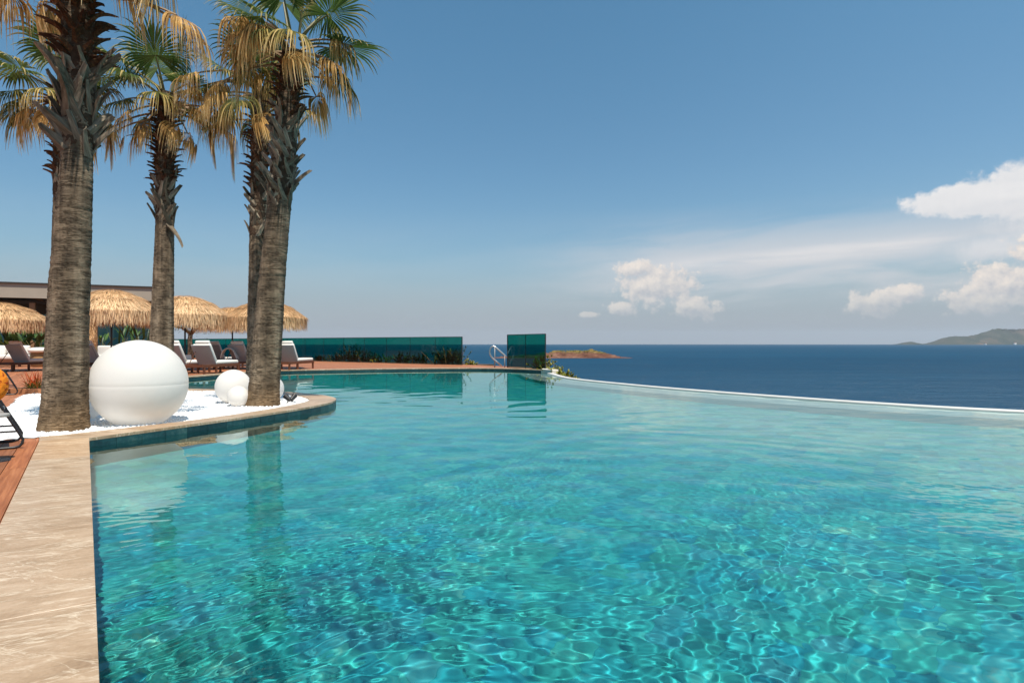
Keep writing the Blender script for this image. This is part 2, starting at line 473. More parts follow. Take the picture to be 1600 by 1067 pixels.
    simple('concrete', (0.34, 0.295, 0.24), 0.8, 0.3, 0.2, 0.7, bmp=0.2, bscale=8)
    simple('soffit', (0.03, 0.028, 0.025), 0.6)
    simple('post_wood', (0.22, 0.12, 0.055), 0.6)
    simple('rock', (0.24, 0.17, 0.115), 0.9, 0.2, 0.5, 0.4, bmp=0.8, bscale=1.5)
    simple('soil', (0.10, 0.065, 0.04), 0.95, 0.1, 0.4, 6, bmp=0.6)
    simple('teak', (0.135, 0.045, 0.02), 0.5, 0.4, 0.35, 9)
    simple('cushion', (0.78, 0.74, 0.68), 0.85, 0.2, 0.04, 8, bmp=0.12, bscale=300)
    simple('sling', (0.36, 0.36, 0.37), 0.75, 0.2, 0.08, 30, bmp=0.15, bscale=400)
    simple('terracotta', (0.36, 0.15, 0.065), 0.75)
    nt, b = mat('orange_cloth', 0.85, 0.2)
    p = coord(nt); n = vor(nt, p, 26)
    put(nt, b.inputs['Base Color'], mixc(nt, nz(nt, p, 30, 3).smooth(0.56, 0.64), (0.80, 0.24, 0.02), (0.42, 0.06, 0.012)))
    bump(nt, b, n, 0.6, 0.01)
    # palm bark
    nt, b = mat('bark', 0.9, 0.15)
    p = coord(nt); x, y, z = sep(nt, p)
    ang = y.atan2(x)
    cyl = comb(nt, ang.sin() * 0.3, (ang + 1.57).sin() * 0.3, z)
    cw = mixc(nt, 0.02, cyl, nz(nt, cyl, 9.0, 3, out=1))
    ring = nz(nt, mapv(nt, cw, (7, 7, 62)), 1.0, 6, 0.68, 0.4)
    crack = nz(nt, mapv(nt, cw, (30, 30, 5)), 1.0, 5, 0.65, 1.2)
    pat = nz(nt, cyl, 3.1, 5, 0.62)
    band = nz(nt, mapv(nt, cw, (9, 9, 0.45)), 1.0, 2, 0.5, 0.6)
    rl = nz(nt, mapv(nt, cw, (4.5, 4.5, 46), loc=(2, 5, 0)), 1.0, 6, 0.62, 0.3)
    line = (rl - 0.5).abs().smooth(0.045, 0.0) * nz(nt, mapv(nt, cyl, (5, 5, 7)), 1.0, 4, 0.6).smooth(0.38, 0.58)
    f = band * 0.42 + pat * 0.28 + ring * 0.22 + crack * 0.08
    c = f.ramp([(0.34, (0.070, 0.052, 0.037)), (0.45, (0.155, 0.118, 0.083)), (0.55, (0.245, 0.190, 0.135)), (0.68, (0.36, 0.295, 0.22))])
    c = mixc(nt, line * 0.55, c, (0.028, 0.019, 0.012))
    low = z.smooth(0.0, 0.55, 1.0, 0.0)
    c = mixc(nt, low * 0.45, c, (0.25, 0.145, 0.06))
    c = mixc(nt, 1.0, c, pat.ramp([(0.3, (0.66, 0.65, 0.64)), (0.7, (1.2, 1.14, 1.06))]), 'MULTIPLY')
    put(nt, b.inputs['Base Color'], c)
    bump(nt, b, ring * 0.7 + crack * 0.25 - line * 0.8, 1.0, 0.02)
    def strips(name, stops, rough=0.7, trans=0.0):
        nt, b = mat(name, rough, 0.2)
        t = attr(nt, 't'); r = attr(nt, 'r'); o = orand(nt)
        f = t + (r - 0.5) * 0.5 + (o - 0.5) * 0.3
        c = f.ramp(stops)
        c = mixc(nt, 1.0, c, r.ramp([(0, (0.62, 0.6, 0.58)), (0.5, (1, 1, 1)), (1, (1.3, 1.27, 1.2))]), 'MULTIPLY')
        put(nt, b.inputs['Base Color'], c)
        if trans:
            tr = nt.nodes.new('ShaderNodeBsdfTranslucent'); put(nt, tr.inputs[0], c)
            mx = nt.nodes.new('ShaderNodeMixShader'); mx.inputs[0].default_value = trans
            nt.links.new(b.outputs[0], mx.inputs[1]); nt.links.new(tr.outputs[0], mx.inputs[2])
            nt.links.new(mx.outputs[0], nt.nodes['Material Output'].inputs[0])
    strips('frond_green', [(0.0, (0.10, 0.13, 0.03)), (0.35, (0.055, 0.105, 0.022)), (0.75, (0.10, 0.14, 0.035)), (1.0, (0.38, 0.30, 0.12))], 0.45, 0.3)
    strips('frond_dry', [(0.0, (0.26, 0.14, 0.045)), (0.3, (0.60, 0.36, 0.125)), (0.7, (0.80, 0.54, 0.23)), (1.0, (0.84, 0.64, 0.37))], 0.75, 0.45)
    strips('frond_mixed', [(0.0, (0.10, 0.12, 0.03)), (0.35, (0.11, 0.12, 0.03)), (0.6, (0.44, 0.33, 0.10)), (1.0, (0.70, 0.52, 0.26))], 0.7, 0.4)
    strips('thatch', [(0.0, (0.46, 0.245, 0.105)), (0.5, (0.66, 0.40, 0.195)), (1.0, (0.80, 0.58, 0.36))], 0.8, 0.15)
    strips('leaf_dark', [(0.0, (0.018, 0.04, 0.012)), (0.5, (0.035, 0.08, 0.022)), (1.0, (0.07, 0.13, 0.03))], 0.4, 0.2)
    strips('leaf_lime', [(0.0, (0.09, 0.12, 0.02)), (0.5, (0.25, 0.26, 0.04)), (1.0, (0.48, 0.42, 0.08))], 0.5, 0.2)
    strips('leaf_red', [(0.0, (0.05, 0.10, 0.02)), (0.5, (0.12, 0.12, 0.02)), (0.7, (0.42, 0.10, 0.02)), (1.0, (0.55, 0.07, 0.02))], 0.5, 0.2)
    nt, b = mat('boot_grey', 0.85, 0.15)
    p = coord(nt); g = nz(nt, mapv(nt, p, (40, 40, 4)), 1.0, 5, 0.6); o = orand(nt)
    c = g.ramp([(0.3, (0.11, 0.09, 0.07)), (0.55, (0.28, 0.235, 0.18)), (0.75, (0.44, 0.375, 0.295))])
    put(nt, b.inputs['Base Color'], mixc(nt, 1.0, c, o.ramp([(0, (0.55, 0.5, 0.45)), (1, (1.12, 1.1, 1.05))]), 'MULTIPLY'))
    bump(nt, b, g, 0.5, 0.006)
    nt, b = mat('boot_brown', 0.8, 0.2)
    p = coord(nt); g = nz(nt, mapv(nt, p, (40, 40, 4)), 1.0, 5, 0.6); o = orand(nt)
    c = g.ramp([(0.3, (0.035, 0.016, 0.010)), (0.55, (0.085, 0.040, 0.022)), (0.78, (0.22, 0.115, 0.055))])
    put(nt, b.inputs['Base Color'], mixc(nt, 1.0, c, o.ramp([(0, (0.6, 0.55, 0.5)), (0.8, (1.1, 1.1, 1.0)), (1, (2.2, 2.1, 1.9))]), 'MULTIPLY'))
    bump(nt, b, g, 0.5, 0.006)
    # tinted glass
    def glass(name, c, gl):
        m = bpy.data.materials.new(name); m.use_nodes = True; nt = m.node_tree; M[name] = m
        nt.nodes.remove(nt.nodes['Principled BSDF'])
        t = nt.nodes.new('ShaderNodeBsdfTransparent'); t.inputs[0].default_value = (*c, 1)
        g = nt.nodes.new('ShaderNodeBsdfGlossy'); g.inputs['Roughness'].default_value = 0.02
        lw = nt.nodes.new('ShaderNodeLayerWeight'); lw.inputs['Blend'].default_value = 0.5
        fr = X(nt, lw.outputs['Facing']).pow(5.0) * 0.7 + gl
        mx = nt.nodes.new('ShaderNodeMixShader')
        put(nt, mx.inputs[0], fr); nt.links.new(t.outputs[0], mx.inputs[1]); nt.links.new(g.outputs[0], mx.inputs[2])
        nt.links.new(mx.outputs[0], nt.nodes['Material Output'].inputs[0])
    glass('green_glass', (0.11, 0.49, 0.44), 0.02)
    # islet and headland
    nt, b = mat('islet_rock', 0.9, 0.1)
    p = wpos(nt); x, y, z = sep(nt, p)
    n = nz(nt, mapv(nt, p, (0.10, 0.10, 0.5)), 1.0, 7, 0.65); n2 = nz(nt, p, 0.05, 4)
    c = n.ramp([(0.3, (0.045, 0.018, 0.012)), (0.46, (0.125, 0.053, 0.034)), (0.6, (0.20, 0.10, 0.066)), (0.75, (0.29, 0.185, 0.125))])
    veg = (z + 14.0 + (n2 - 0.5) * 9.0).smooth(4.2, 6.6)
    c = mixc(nt, veg * 0.85, c, nz(nt, p, 0.3, 4).ramp([(0.35, (0.09, 0.075, 0.02)), (0.65, (0.24, 0.17, 0.06))]))
    put(nt, b.inputs['Base Color'], c)
    nt, b = mat('far_hill', 0.95, 0.05)
    p = wpos(nt)
    n = nz(nt, mapv(nt, p, (0.006, 0.006, 0.012)), 1.0, 7, 0.7)
    n2 = nz(nt, p, 0.0022, 5, 0.6)
    c = n.ramp([(0.3, (0.018, 0.026, 0.014)), (0.5, (0.042, 0.047, 0.028)), (0.7, (0.10, 0.080, 0.058))])
    c = mixc(nt, n2.smooth(0.58, 0.70), c, (0.19, 0.115, 0.08))
    put(nt, b.inputs['Base Color'], c)
make_materials()

# ------------------------------------------------------------------ plan of the place (metres, camera stands over the pool edge)
E_D = Vector((-0.5635, 0.8261)); E_N = Vector((0.8261, 0.5635))        # along / across the straight pool edge
def edge(lat, t): p = E_N * lat + E_D * t; return (p.x, p.y)
ZW = -0.10                                                              # water level
CORNER = edge(0.0368, 8.03)
PLANTER_OUT = spline([CORNER, (-4.10, 7.58), (-3.85, 8.15), (-3.57, 8.85), (-3.27, 9.78), (-3.13, 10.45), (-3.12, 11.0), (-3.28, 11.6), (-3.72, 12.25), (-4.3, 12.75), (-5.0, 13.2), (-7.2, 13.97), (-9.2, 14.4)], 6)
PLANTER_IN = spline([(-4.92, 6.90), (-4.53, 7.58), (-4.25, 8.08), (-3.98, 8.75), (-3.72, 9.6), (-3.58, 10.4), (-3.57, 10.95), (-3.7, 11.4), (-4.02, 11.9), (-4.5, 12.35), (-5.2, 12.8), (-7.3, 13.55), (-9.25, 13.98)], 6)
FAR_IN = spline([(-9.2, 14.4), (-10.5, 14.8), (-11.2, 15.8), (-10.9, 17.3), (-9.9, 18.9), (-9.55, 20.6), (-9.2, 22.3), (-8.5, 23.6), (-7.2, 24.3), (-5.1, 25.1), (-2.1, 25.75), (-0.3, 25.4), (1.15, 24.0)], 6)
LIP_OUT = spline([(1.48, 22.9), (1.92, 19.6), (3.1, 16.8), (4.27, 14.7), (5.94, 12.35), (6.98, 11.15), (7.95, 10.3), (9.5, 9.3), (12, 8.3), (15, 7.7)], 8)
BED = [(-6.7, 6.45), (-5.4, 6.6), (-5.09, 6.74)] + PLANTER_IN + [(-9.85, 13.2), (-9.6, 12.3), (-7.1, 8.65)]
NEAR_IN = [edge(0.0368, t) for t in np.linspace(-4, 8.03, 12)]
POOL = NEAR_IN[:-1] + PLANTER_OUT[:-1] + FAR_IN + LIP_OUT + [(15, -4)]

# ------------------------------------------------------------------ pool: water, floor, walls, ledge, lip
def pool_water():
    rng = np.random.default_rng(3)
    xs = np.concatenate([np.arange(-11.4, -5, 0.045), np.arange(-5, -3.3, 0.024), np.arange(-3.3, 3.5, 0.0118), np.arange(3.5, 8, 0.024), np.arange(8, 15, 0.06)])
    ys = [-3.5]
    while ys[-1] < 26.2:
        y = ys[-1]; ys.append(y + (0.06 if y < 1.0 else 0.03 if y < 1.8 else 0.0118 if y < 3.6 else min(0.09, 0.0118 + (y - 3.6) * 0.0058)))
    ys = np.array(ys)
    Xg, Yg = np.meshgrid(xs, ys)
    Zg = np.zeros_like(Xg)
    # a slow wander of the wave directions so that crests bend, and patches of calmer water
    wx = Xg + 0.25 * np.sin(0.9 * Yg + 0.4 * Xg) + 0.12 * np.sin(2.3 * Xg - 1.1 * Yg)
    wy = Yg + 0.22 * np.sin(1.1 * Xg - 0.5 * Yg) + 0.10 * np.sin(2.0 * Yg + 1.7 * Xg)
    patch = 0.75 + 0.25 * np.sin(0.55 * Xg + 0.35 * Yg + 1.0) * np.sin(0.42 * Yg - 0.6 * Xg)
    calm = 1.0 - 0.45 * np.exp(-(((Xg + 3.6) / 1.6) ** 2 + ((Yg - 7.6) / 2.6) ** 2))
    near = np.clip((7.5 - Yg) / 5.0, 0.0, 1.0)
    for i in range(90):
        short = i < 55
        if short:
            lam = 0.055 * (3.1 ** rng.random()); a = rng.normal(PI / 2 + 0.1, 0.95)
            A = 0.0060 * (0.3 + rng.random()) * (0.35 + 0.65 * near) * np.clip((15 - Yg) / 9, 0.0, 1)
        else:
            lam = 0.32 * (4.0 ** rng.random()); a = rng.normal(PI / 2 + 0.25, 0.5)
            A = 0.0054 * (0.3 + rng.random()) * np.clip((20 - Yg) / 11, 0.07, 1)
        k = 2 * PI / lam
        Zg += A / k * np.sin(k * (wx * math.cos(a) + wy * math.sin(a)) + rng.random() * 6.28)
    Zg *= patch * calm
    Zg += ZW
    cx = (Xg[:-1, :-1] + Xg[1:, 1:]) / 2; cy = (Yg[:-1, :-1] + Yg[1:, 1:]) / 2
    big = [edge(-0.12, t) for t in np.linspace(-4, 8.03, 6)] + [(-4.75, 7.6), (-3.95, 9.8), (-3.6, 10.9), (-4.6, 12.6), (-7.2, 13.7), (-9.3, 14.1)] + offset_open(FAR_IN[6:], 0.12) + offset_open(LIP_OUT, -0.10) + [(15, -4)]
    keep = inside(cx, cy, big)
    idx = np.arange(Xg.size).reshape(Xg.shape)
    F = np.stack([idx[:-1, :-1], idx[:-1, 1:], idx[1:, 1:], idx[1:, :-1]], -1)[keep]
    used = np.unique(F); remap = np.full(Xg.size, -1); remap[used] = np.arange(len(used))
    V = np.stack([Xg, Yg, Zg], -1).reshape(-1, 3)[used]; F = remap[F]
    me = bpy.data.meshes.new('pool_water')
    me.vertices.add(len(V)); me.vertices.foreach_set('co', V.astype(np.float32).ravel())
    me.loops.add(F.size); me.loops.foreach_set('vertex_index', F.astype(np.int32).ravel())
    me.polygons.add(len(F)); me.polygons.foreach_set('loop_start', np.arange(0, F.size, 4, dtype=np.int32))
    me.polygons.foreach_set('loop_total', np.full(len(F), 4, dtype=np.int32))
    me.update(calc_edges=True); me.shade_smooth(); me.materials.append(M['pool_water'])
    o = struct(link('pool_water', me)); o.cycles.is_caustics_caster = True
    o['label'] = 'clear turquoise pool water with small ripples'
pool_water()

def receiver(o): o.cycles.is_caustics_receiver = True; return o
receiver(struct(flat('pool_floor', [edge(-0.1, -4)] + [edge(-0.1, 8.03)] + [(-4.7, 7.6), (-3.95, 9.8), (-3.6, 10.9), (-4.6, 12.6), (-7.2, 13.7), (-9.3, 14.1)] + offset_open(FAR_IN[6:], 0.12) + offset_open(LIP_OUT, -0.10) + [(15, -4)], -1.30, M['pool_floor'])))
def strip(name, pts, z0, z1, m, rows=1, left=True):
    mb = MB(); n = len(pts)
    vs = [(p[0], p[1], z0 + (z1 - z0) * j / rows) for j in range(rows + 1) for p in pts]
    fs = [(j * n + i, j * n + i + 1, (j + 1) * n + i + 1, (j + 1) * n + i) for j in range(rows) for i in range(n - 1)]
    mb.add(vs, fs); return mb.build(name, m)
walls = receiver(struct(strip('pool_wall', offset_open(NEAR_IN, 0.012)[:-1] + offset_open(PLANTER_OUT, 0.012) + offset_open(FAR_IN, 0.012)[1:], -1.30, -0.030, M['pool_tile'])))
# shallow pale ledge inside the overflow edge
LIP_IN = offset_open(LIP_OUT, -0.19)
LEDGE_IN = offset_open(LIP_OUT, -1.25)
def ledge():
    mb = MB(); n = len(LIP_IN)
    vs = [(p[0], p[1], -0.15) for p in LIP_IN] + [(p[0], p[1], -0.22) for p in LEDGE_IN] + [(p[0], p[1], -1.30) for p in LEDGE_IN]
    fs = [(r * n + i, (r + 1) * n + i, (r + 1) * n + i + 1, r * n + i + 1) for r in range(2) for i in range(n - 1)]
    mb.add(vs, fs); return mb.build('pool_ledge', M['ledge'])
receiver(struct(ledge()))
def lip():
    mb = MB(); n = len(LIP_OUT)
    a, b = LIP_IN, LIP_OUT
    a2, b2 = offset_open(LIP_OUT, -0.175), offset_open(LIP_OUT, -0.015)
    prof = [(a, -0.40), (a, -0.082), (a2, -0.066), (b2, -0.066), (b, -0.082), (b, -2.6)]
    vs = [(p[0], p[1], z) for pts, z in prof for p in pts]
    fs = [(r * n + i, r * n + i + 1, (r + 1) * n + i + 1, (r + 1) * n + i) for r in range(len(prof) - 1) for i in range(n - 1)]
    mb.add(vs, fs); return mb.build('pool_edge', M['lip'], smooth=False)
struct(lip())

# ------------------------------------------------------------------ coping slabs
def slabs(name, inner, outer, step, m='stone', z0=-0.032, z1=0.0, sub=3, gap=0.0009, label=None):
    root = struct(link(name, None))
    if label: root['label'] = label
    L = sum((Vector(b) - Vector(a)).length for a, b in zip(outer, outer[1:]))
    n = max(1, round(L / step))
    for i in range(n):
        g = gap / L
        fs = [i / n + g + (1 / n - 2 * g) * k / sub for k in range(sub + 1)]
        poly = at_fraction(inner, fs) + at_fraction(outer, fs)[::-1]
        c = Vector((sum(p[0] for p in poly) / len(poly), sum(p[1] for p in poly) / len(poly)))
        mb = MB(); mb.prism([(p[0] - c.x, p[1] - c.y) for p in poly], z0, z1, 0.0015)
        mb.build('slab', M[m], root, loc=(c.x, c.y, random.uniform(-0.0003, 0.0003)))
    return root
ts = np.linspace(-3.5, 8.05, 30)
slabs('pool_coping', [edge(0.0368, t) for t in ts], [edge(-0.388, t) for t in ts], 1.28, sub=1, label='long beige veined stone slabs along the near pool edge')
slabs('planter_coping', PLANTER_IN, [(p[0], p[1]) for p in PLANTER_OUT], 0.62, sub=3, label='curved beige stone coping around the white pebble bed')
slabs('far_coping', FAR_IN, offset_open(FAR_IN, 0.42), 0.8, sub=3, label='stone coping along the far curved pool edge')
# the triangle of stone between the straight coping and the pebble bed
mb = MB(); mb.prism([edge(-0.388, 8.05), edge(0.0368, 8.06), (-4.92, 6.90), (-5.085, 6.735)], -0.032, 0.0, 0.003)
o = mb.build('coping_corner', M['stone']); struct(o)

# ------------------------------------------------------------------ wall tiles of the planter above and below the water line
def wall_tiles():
    root = thing('planter_wall', 'dark teal stone tiled wall below the planter coping, dipping into the water', 'wall')
    pts = resample(offset_open(PLANTER_OUT, 0.0), 0.30)
    for row, (z0, z1) in enumerate([(-0.335, -0.036), (-0.64, -0.339)]):
        for i in range(len(pts) - 1):
            a, b = Vector(pts[i]), Vector(pts[i + 1])
            if row == 1 and i > 14: break
            d = (b - a); L = d.length; n2 = Vector((d.y, -d.x)).normalized()
            mb = MB(); off = random.uniform(-0.001, 0.001)
            mb.box((0, 0, 0), (L - 0.004, 0.012, z1 - z0))
            c = (a + b) / 2 + n2 * (off - 0.003)
            o = mb.build('tile', M['pool_tile'], root, loc=(c.x, c.y, (z0 + z1) / 2), rz=math.atan2(d.y, d.x))
            receiver(o)
wall_tiles()

# ------------------------------------------------------------------ deck
DECK = [edge(-0.390, -3.5), edge(-0.390, 8.05), (-5.09, 6.735), (-5.4, 6.59), (-6.72, 6.44), (-7.13, 8.64), (-9.63, 12.29), (-9.88, 13.2), (-9.3, 13.95)] + \
    offset_open(FAR_IN, 0.43)[2:] + [(1.45, 25.0), (1.2, 26.2), (-0.3, 28.0), (-2.0, 29.9), (-14, 38.3), (-29, 49), (-70, 60), (-70, -3.5)]
deck = struct(flat('deck', DECK, -0.012, M['deck']))
deck['label'] = 'reddish hardwood pool deck'
def planks():
    w, gap = 0.138, 0.005
    for k in range(15):
        lat = -0.392 - (k + 0.5) * (w + gap)
        tmax = (6.42 - 0.5635 * lat) / 0.8261 if lat > -1.9 else 7.8
        t = tmax; first = True
        while t > 1.0:
            L = random.uniform(0.9, 2.4) if first else 2.4
            L = min(L, t - 0.6); first = False
            mb = MB(); mb.rbox((0, 0, 0), (L - 0.004, w, 0.011), 0.002)
            c = edge(lat, t - L / 2)
            mb.build('plank', M['plank_wood'], deck, loc=(c[0], c[1], -0.0055), rz=math.atan2(E_D.y, E_D.x))
            t -= L
planks()

# ------------------------------------------------------------------ pebble bed
def pebble_bed():
    step = 0.06
    xs = np.arange(-10.2, -3.2, step); ys = np.arange(6.2, 14.3, step)
    Xg, Yg = np.meshgrid(xs, ys)
    poly = offset_closed(BED if area2(BED) > 0 else BED[::-1], -0.03)
    keep = inside((Xg[:-1, :-1] + Xg[1:, 1:]) / 2, (Yg[:-1, :-1] + Yg[1:, 1:]) / 2, poly)
    mb = MB(); idx = {}
    for j in range(keep.shape[0]):
        for i in range(keep.shape[1]):
            if not keep[j, i]: continue
            q = []
            for a, b in ((j, i), (j, i + 1), (j + 1, i + 1), (j + 1, i)):
                if (a, b) not in idx:
                    x, y = Xg[a, b], Yg[a, b]
                    z = -0.012 + 0.022 * noise.noise((x * 1.7, y * 1.7, 0)) + 0.008 * noise.noise((x * 9, y * 9, 3))
                    idx[(a, b)] = len(mb.v); mb.v.append((x, y, z))
                q.append(idx[(a, b)])
            mb.f.append(tuple(q)); mb.m.append(0)
    struct(mb.build('pebble_ground', M['pebble'], smooth=True))
    # loose stones on top
    ico = bmesh.new(); bmesh.ops.create_icosphere(ico, subdivisions=1, radius=1.0)
    iv = [v.co.copy() for v in ico.verts]; ifc = [[v.index for v in f.verts] for f in ico.faces]; ico.free()
    mb = MB(); rnd = random.Random(5); n = 0
    inner = [Vector(p) for p in poly]
    cand = np.random.default_rng(8).random((26000, 2)) * np.array([6.8, 7.9]) + np.array([-10.1, 6.3])
    ok = inside(cand[:, 0], cand[:, 1], offset_closed(poly, 0.05))
    for (x, y), k in zip(cand, ok):
        if not k or rnd.random() > min(1.0, (8.5 / y) ** 2): continue
        s = rnd.uniform(0.009, 0.021); a = rnd.random() * 6.28
        z = -0.006 + 0.022 * noise.noise((x * 1.7, y * 1.7, 0))
        Mx = Matrix.Translation((x, y, z)) @ Matrix.Rotation(a, 4, 'Z') @ Matrix.Diagonal((s * rnd.uniform(0.8, 1.3), s, s * rnd.uniform(0.45, 0.7), 1))
        mb.add([Mx @ v for v in iv], ifc); n += 1
    stuff(mb.build('white_pebbles', M['pebble'], smooth=True))
pebble_bed()

# ------------------------------------------------------------------ sea, shore, islet, headland
ZS = -14.0
def sea():
    mb = MB(); n = 96; rs = [30, 120, 400, 1500, 5000, 13500]
    vs = [(r * math.cos(2 * PI * k / n), 10 + r * math.sin(2 * PI * k / n), ZS) for r in rs for k in range(n)]
    fs = [(i * n + k, (i + 1) * n + k, (i + 1) * n + (k + 1) % n, i * n + (k + 1) % n) for i in range(len(rs) - 1) for k in range(n)]
    fs.append(tuple(range(n)))
    mb.add(vs, fs); o = struct(mb.build('sea', M['sea'])); o['label'] = 'deep blue open sea to the horizon'
sea()
PLATFORM = [(15, -4), (15, 7.7)] + LIP_OUT[::-1] + [(1.6, 25.5), (-0.2, 28.4), (-1.6, 30.6), (-14, 39.6), (-29, 50.5), (-70, 62), (-70, -40), (15, -40)]
def shore():
    """rocky slope that carries the terrace, falling from its edge into the sea"""
    poly = np.array(PLATFORM); xs = np.arange(-80, 62, 2.0); ys = np.arange(-44, 96, 2.0)
    Xg, Yg = np.meshgrid(xs, ys)
    D = np.full(Xg.shape, 1e9)
    for i in range(len(poly)):
        a = poly[i]; b = poly[(i + 1) % len(poly)]; ab = b - a
        t = np.clip(((Xg - a[0]) * ab[0] + (Yg - a[1]) * ab[1]) / (ab @ ab), 0, 1)
        D = np.minimum(D, np.hypot(Xg - a[0] - t * ab[0], Yg - a[1] - t * ab[1]))
    D[inside(Xg, Yg, PLATFORM)] = 0
    mb = MB(); idx = np.arange(Xg.size).reshape(Xg.shape)
    for x, y, d in zip(Xg.ravel(), Yg.ravel(), D.ravel()):
        z = -1.75 - d * 1.05 + (1.4 * noise.fractal((x * 0.13, y * 0.13, 0), 1.0, 2.0, 4) * min(1, d / 4)) - 0.6 * min(1, d / 2)
        mb.v.append((x, y, max(z, ZS - 3)))
    for q in np.stack([idx[:-1, :-1], idx[:-1, 1:], idx[1:, 1:], idx[1:, :-1]], -1).reshape(-1, 4): mb.f.append(tuple(int(k) for k in q)); mb.m.append(0)
    struct(mb.build('shore_slope', M['rock']))
shore()
def islet():
    root = thing('rock_islet', 'low reddish rock islet with yellow green scrub lying off the terrace', 'islet', (0, 0, 0))
    D = 660
    prof = [(770, 0.6), (800, 2.2), (830, 4.0), (856, 5.5), (870, 7.4), (885, 8.2), (900, 7.6), (915, 8.0), (927, 8.6), (940, 6.4), (955, 3.6), (968, 1.6), (980, 0.7), (990, 0.1)]
    X0, X1 = (770 - 800) / 978 * D, (992 - 800) / 978 * D
    nx, ny = 150, 40
    mb = MB()
    for j in range(ny + 1):
        for i in range(nx + 1):
            u = i / nx; v = j / ny; x = X0 + (X1 - X0) * u; px = 800 + x * 978 / D
            h = np.interp(px, [p[0] for p in prof], [p[1] for p in prof])
            s = math.sin(PI * v) ** 0.45 if 0 < v < 1 else 0
            if v < 0.5: s = min(1.0, (v / 0.16)) ** 0.8
            y = D - 16 + 60 * v + 5 * noise.noise((x * 0.05, 3, 0))
            z = h * s * (0.82 + 0.5 * noise.fractal((x * 0.08, y * 0.10, 0), 0.9, 2.1, 5)) - (0.6 if s < 0.01 else 0)
            z = z + 0.5 * (math.floor(z / 1.5) * 1.5 - z) if z > 0 else z
            mb.v.append((x + 1.5 * noise.noise((y * .2, z * .6, 1)), y, ZS + z - 0.1))
    for j in range(ny):
        for i in range(nx):
            a = j * (nx + 1) + i; mb.f.append((a, a + 1, a + nx + 2, a + nx + 1)); mb.m.append(0)
    mb.build('rock', M['islet_rock'], root)
    sc = MB(); ts, rr = [], []; rnd = random.Random(3)
    for k in range(240):
        px = rnd.uniform(868, 945); x = (px - 800) / 978 * D; y = D + rnd.uniform(-4, 20)
        h = np.interp(px, [p[0] for p in prof], [p[1] for p in prof])
        s = rnd.uniform(0.35, 1.0)
        o = len(sc.v)
        for q in range(8):
            a = rnd.random() * 6.28; e = rnd.uniform(0.2, 1.3)
            c = Vector((x, y, ZS + h * 0.9)); dd = Vector((math.cos(a) * math.cos(e), math.sin(a) * math.cos(e), math.sin(e))) * s
            w = Vector((-math.sin(a), math.cos(a), 0)) * s * 0.35
            sc.add([c - w, c + w, c + dd + w * 0.4, c + dd - w * 0.4], [(0, 1, 2, 3)]); ts += [0, 0, 1, 1]; rr += [rnd.random()] * 4
    sc.a = {'t': ts, 'r': rr}
    stuff(sc.build('scrub', M['leaf_lime'], root))
islet()
def headland():
    D = 9000
    prof = [(px_ + 14, h_) for px_, h_ in [(1398, 0), (1404, 12), (1412, 42), (1420, 48), (1428, 30), (1434, 8), (1440, 10), (1452, 30), (1464, 85), (1479, 118), (1495, 122), (1512, 128), (1525, 150), (1538, 190), (1550, 222), (1562, 236), (1575, 222), (1590, 230), (1610, 245), (1650, 260), (1700, 240), (1780, 150), (1850, 60), (1900, 0)]]
    X0, X1 = (1412 - 800) / 978 * D, (1914 - 800) / 978 * D
    nx, ny = 320, 26; mb = MB()
    for j in range(ny + 1):
        for i in range(nx + 1):
            u = i / nx; v = j / ny; x = X0 + (X1 - X0) * u; px = 800 + x * 978 / D
            h = np.interp(px, [p[0] for p in prof], [p[1] for p in prof])
            y = D - 120 + 620 * v + 80 * noise.noise((x * 0.003, 0, 0))
            s = min(1.0, v / 0.42) ** 0.8 if v < 0.42 else max(0.0, 1 - (v - 0.42) / 0.58)
            z = h * s * (1 + 0.22 * noise.fractal((x * 0.004, y * 0.004, 0), 0.8, 2.1, 5) * (1 - 0.6 * (abs(v - .42) < .05))) + 7 * noise.noise((x * 0.03, y * 0.03, 2)) * s
            mb.v.append((x, y, ZS + z - 2))
    for j in range(ny):
        for i in range(nx):
            a = j * (nx + 1) + i; mb.f.append((a, a + 1, a + nx + 2, a + nx + 1)); mb.m.append(0)
    o = struct(mb.build('headland_hills', M['far_hill'], smooth=True)); o['label'] = 'hazy scrub covered headland on the horizon'
    # conifers standing along its ridge read as one wood
    t = MB(); rnd = random.Random(2)
    for k in range(170):
        px = rnd.uniform(1566, 1660); h = np.interp(px, [p[0] for p in prof], [p[1] for p in prof])
        x = (px - 800) / 978 * D * 1.01; s = rnd.uniform(14, 30)
        t.lathe([(0.3, 0), (s * 0.30, s * 0.12), (s * 0.24, s * 0.45), (s * 0.12, s * 0.8), (0.1, s)], 6, (x, D + 140 + rnd.uniform(-50, 20), ZS + h * 0.90))
    stuff(t.build('ridge_woods', M['far_hill'])); 
    simple('white_paint', (0.78, 0.76, 0.72), 0.7)
    for k, (px, w, hh, lab) in enumerate([(1586, 34, 24, 'tiny white house at the foot of the far headland'), (1540, 20, 14, 'smaller pale house on the headland shore left of the white one')]):
        x = (px - 800) / 978 * (D - 190)
        r_ = thing('house', lab, 'house', (x, D - 190, ZS), 0.2)
        m2 = MB(); m2.box((0, 0, hh / 2), (w, 20, hh)); m2.build('wall', M['white_paint'], r_)
        m2 = MB(); m2.add([(-w / 2 - 1, -11, hh), (w / 2 + 1, -11, hh), (w / 2 + 1, 11, hh), (-w / 2 - 1, 11, hh), (-w / 2 - 1, 0, hh + 7), (w / 2 + 1, 0, hh + 7)], [(0, 1, 5, 4), (2, 3, 4, 5), (0, 4, 3), (1, 2, 5), (3, 2, 1, 0)]); m2.build('roof', M['terracotta'], r_)
headland()

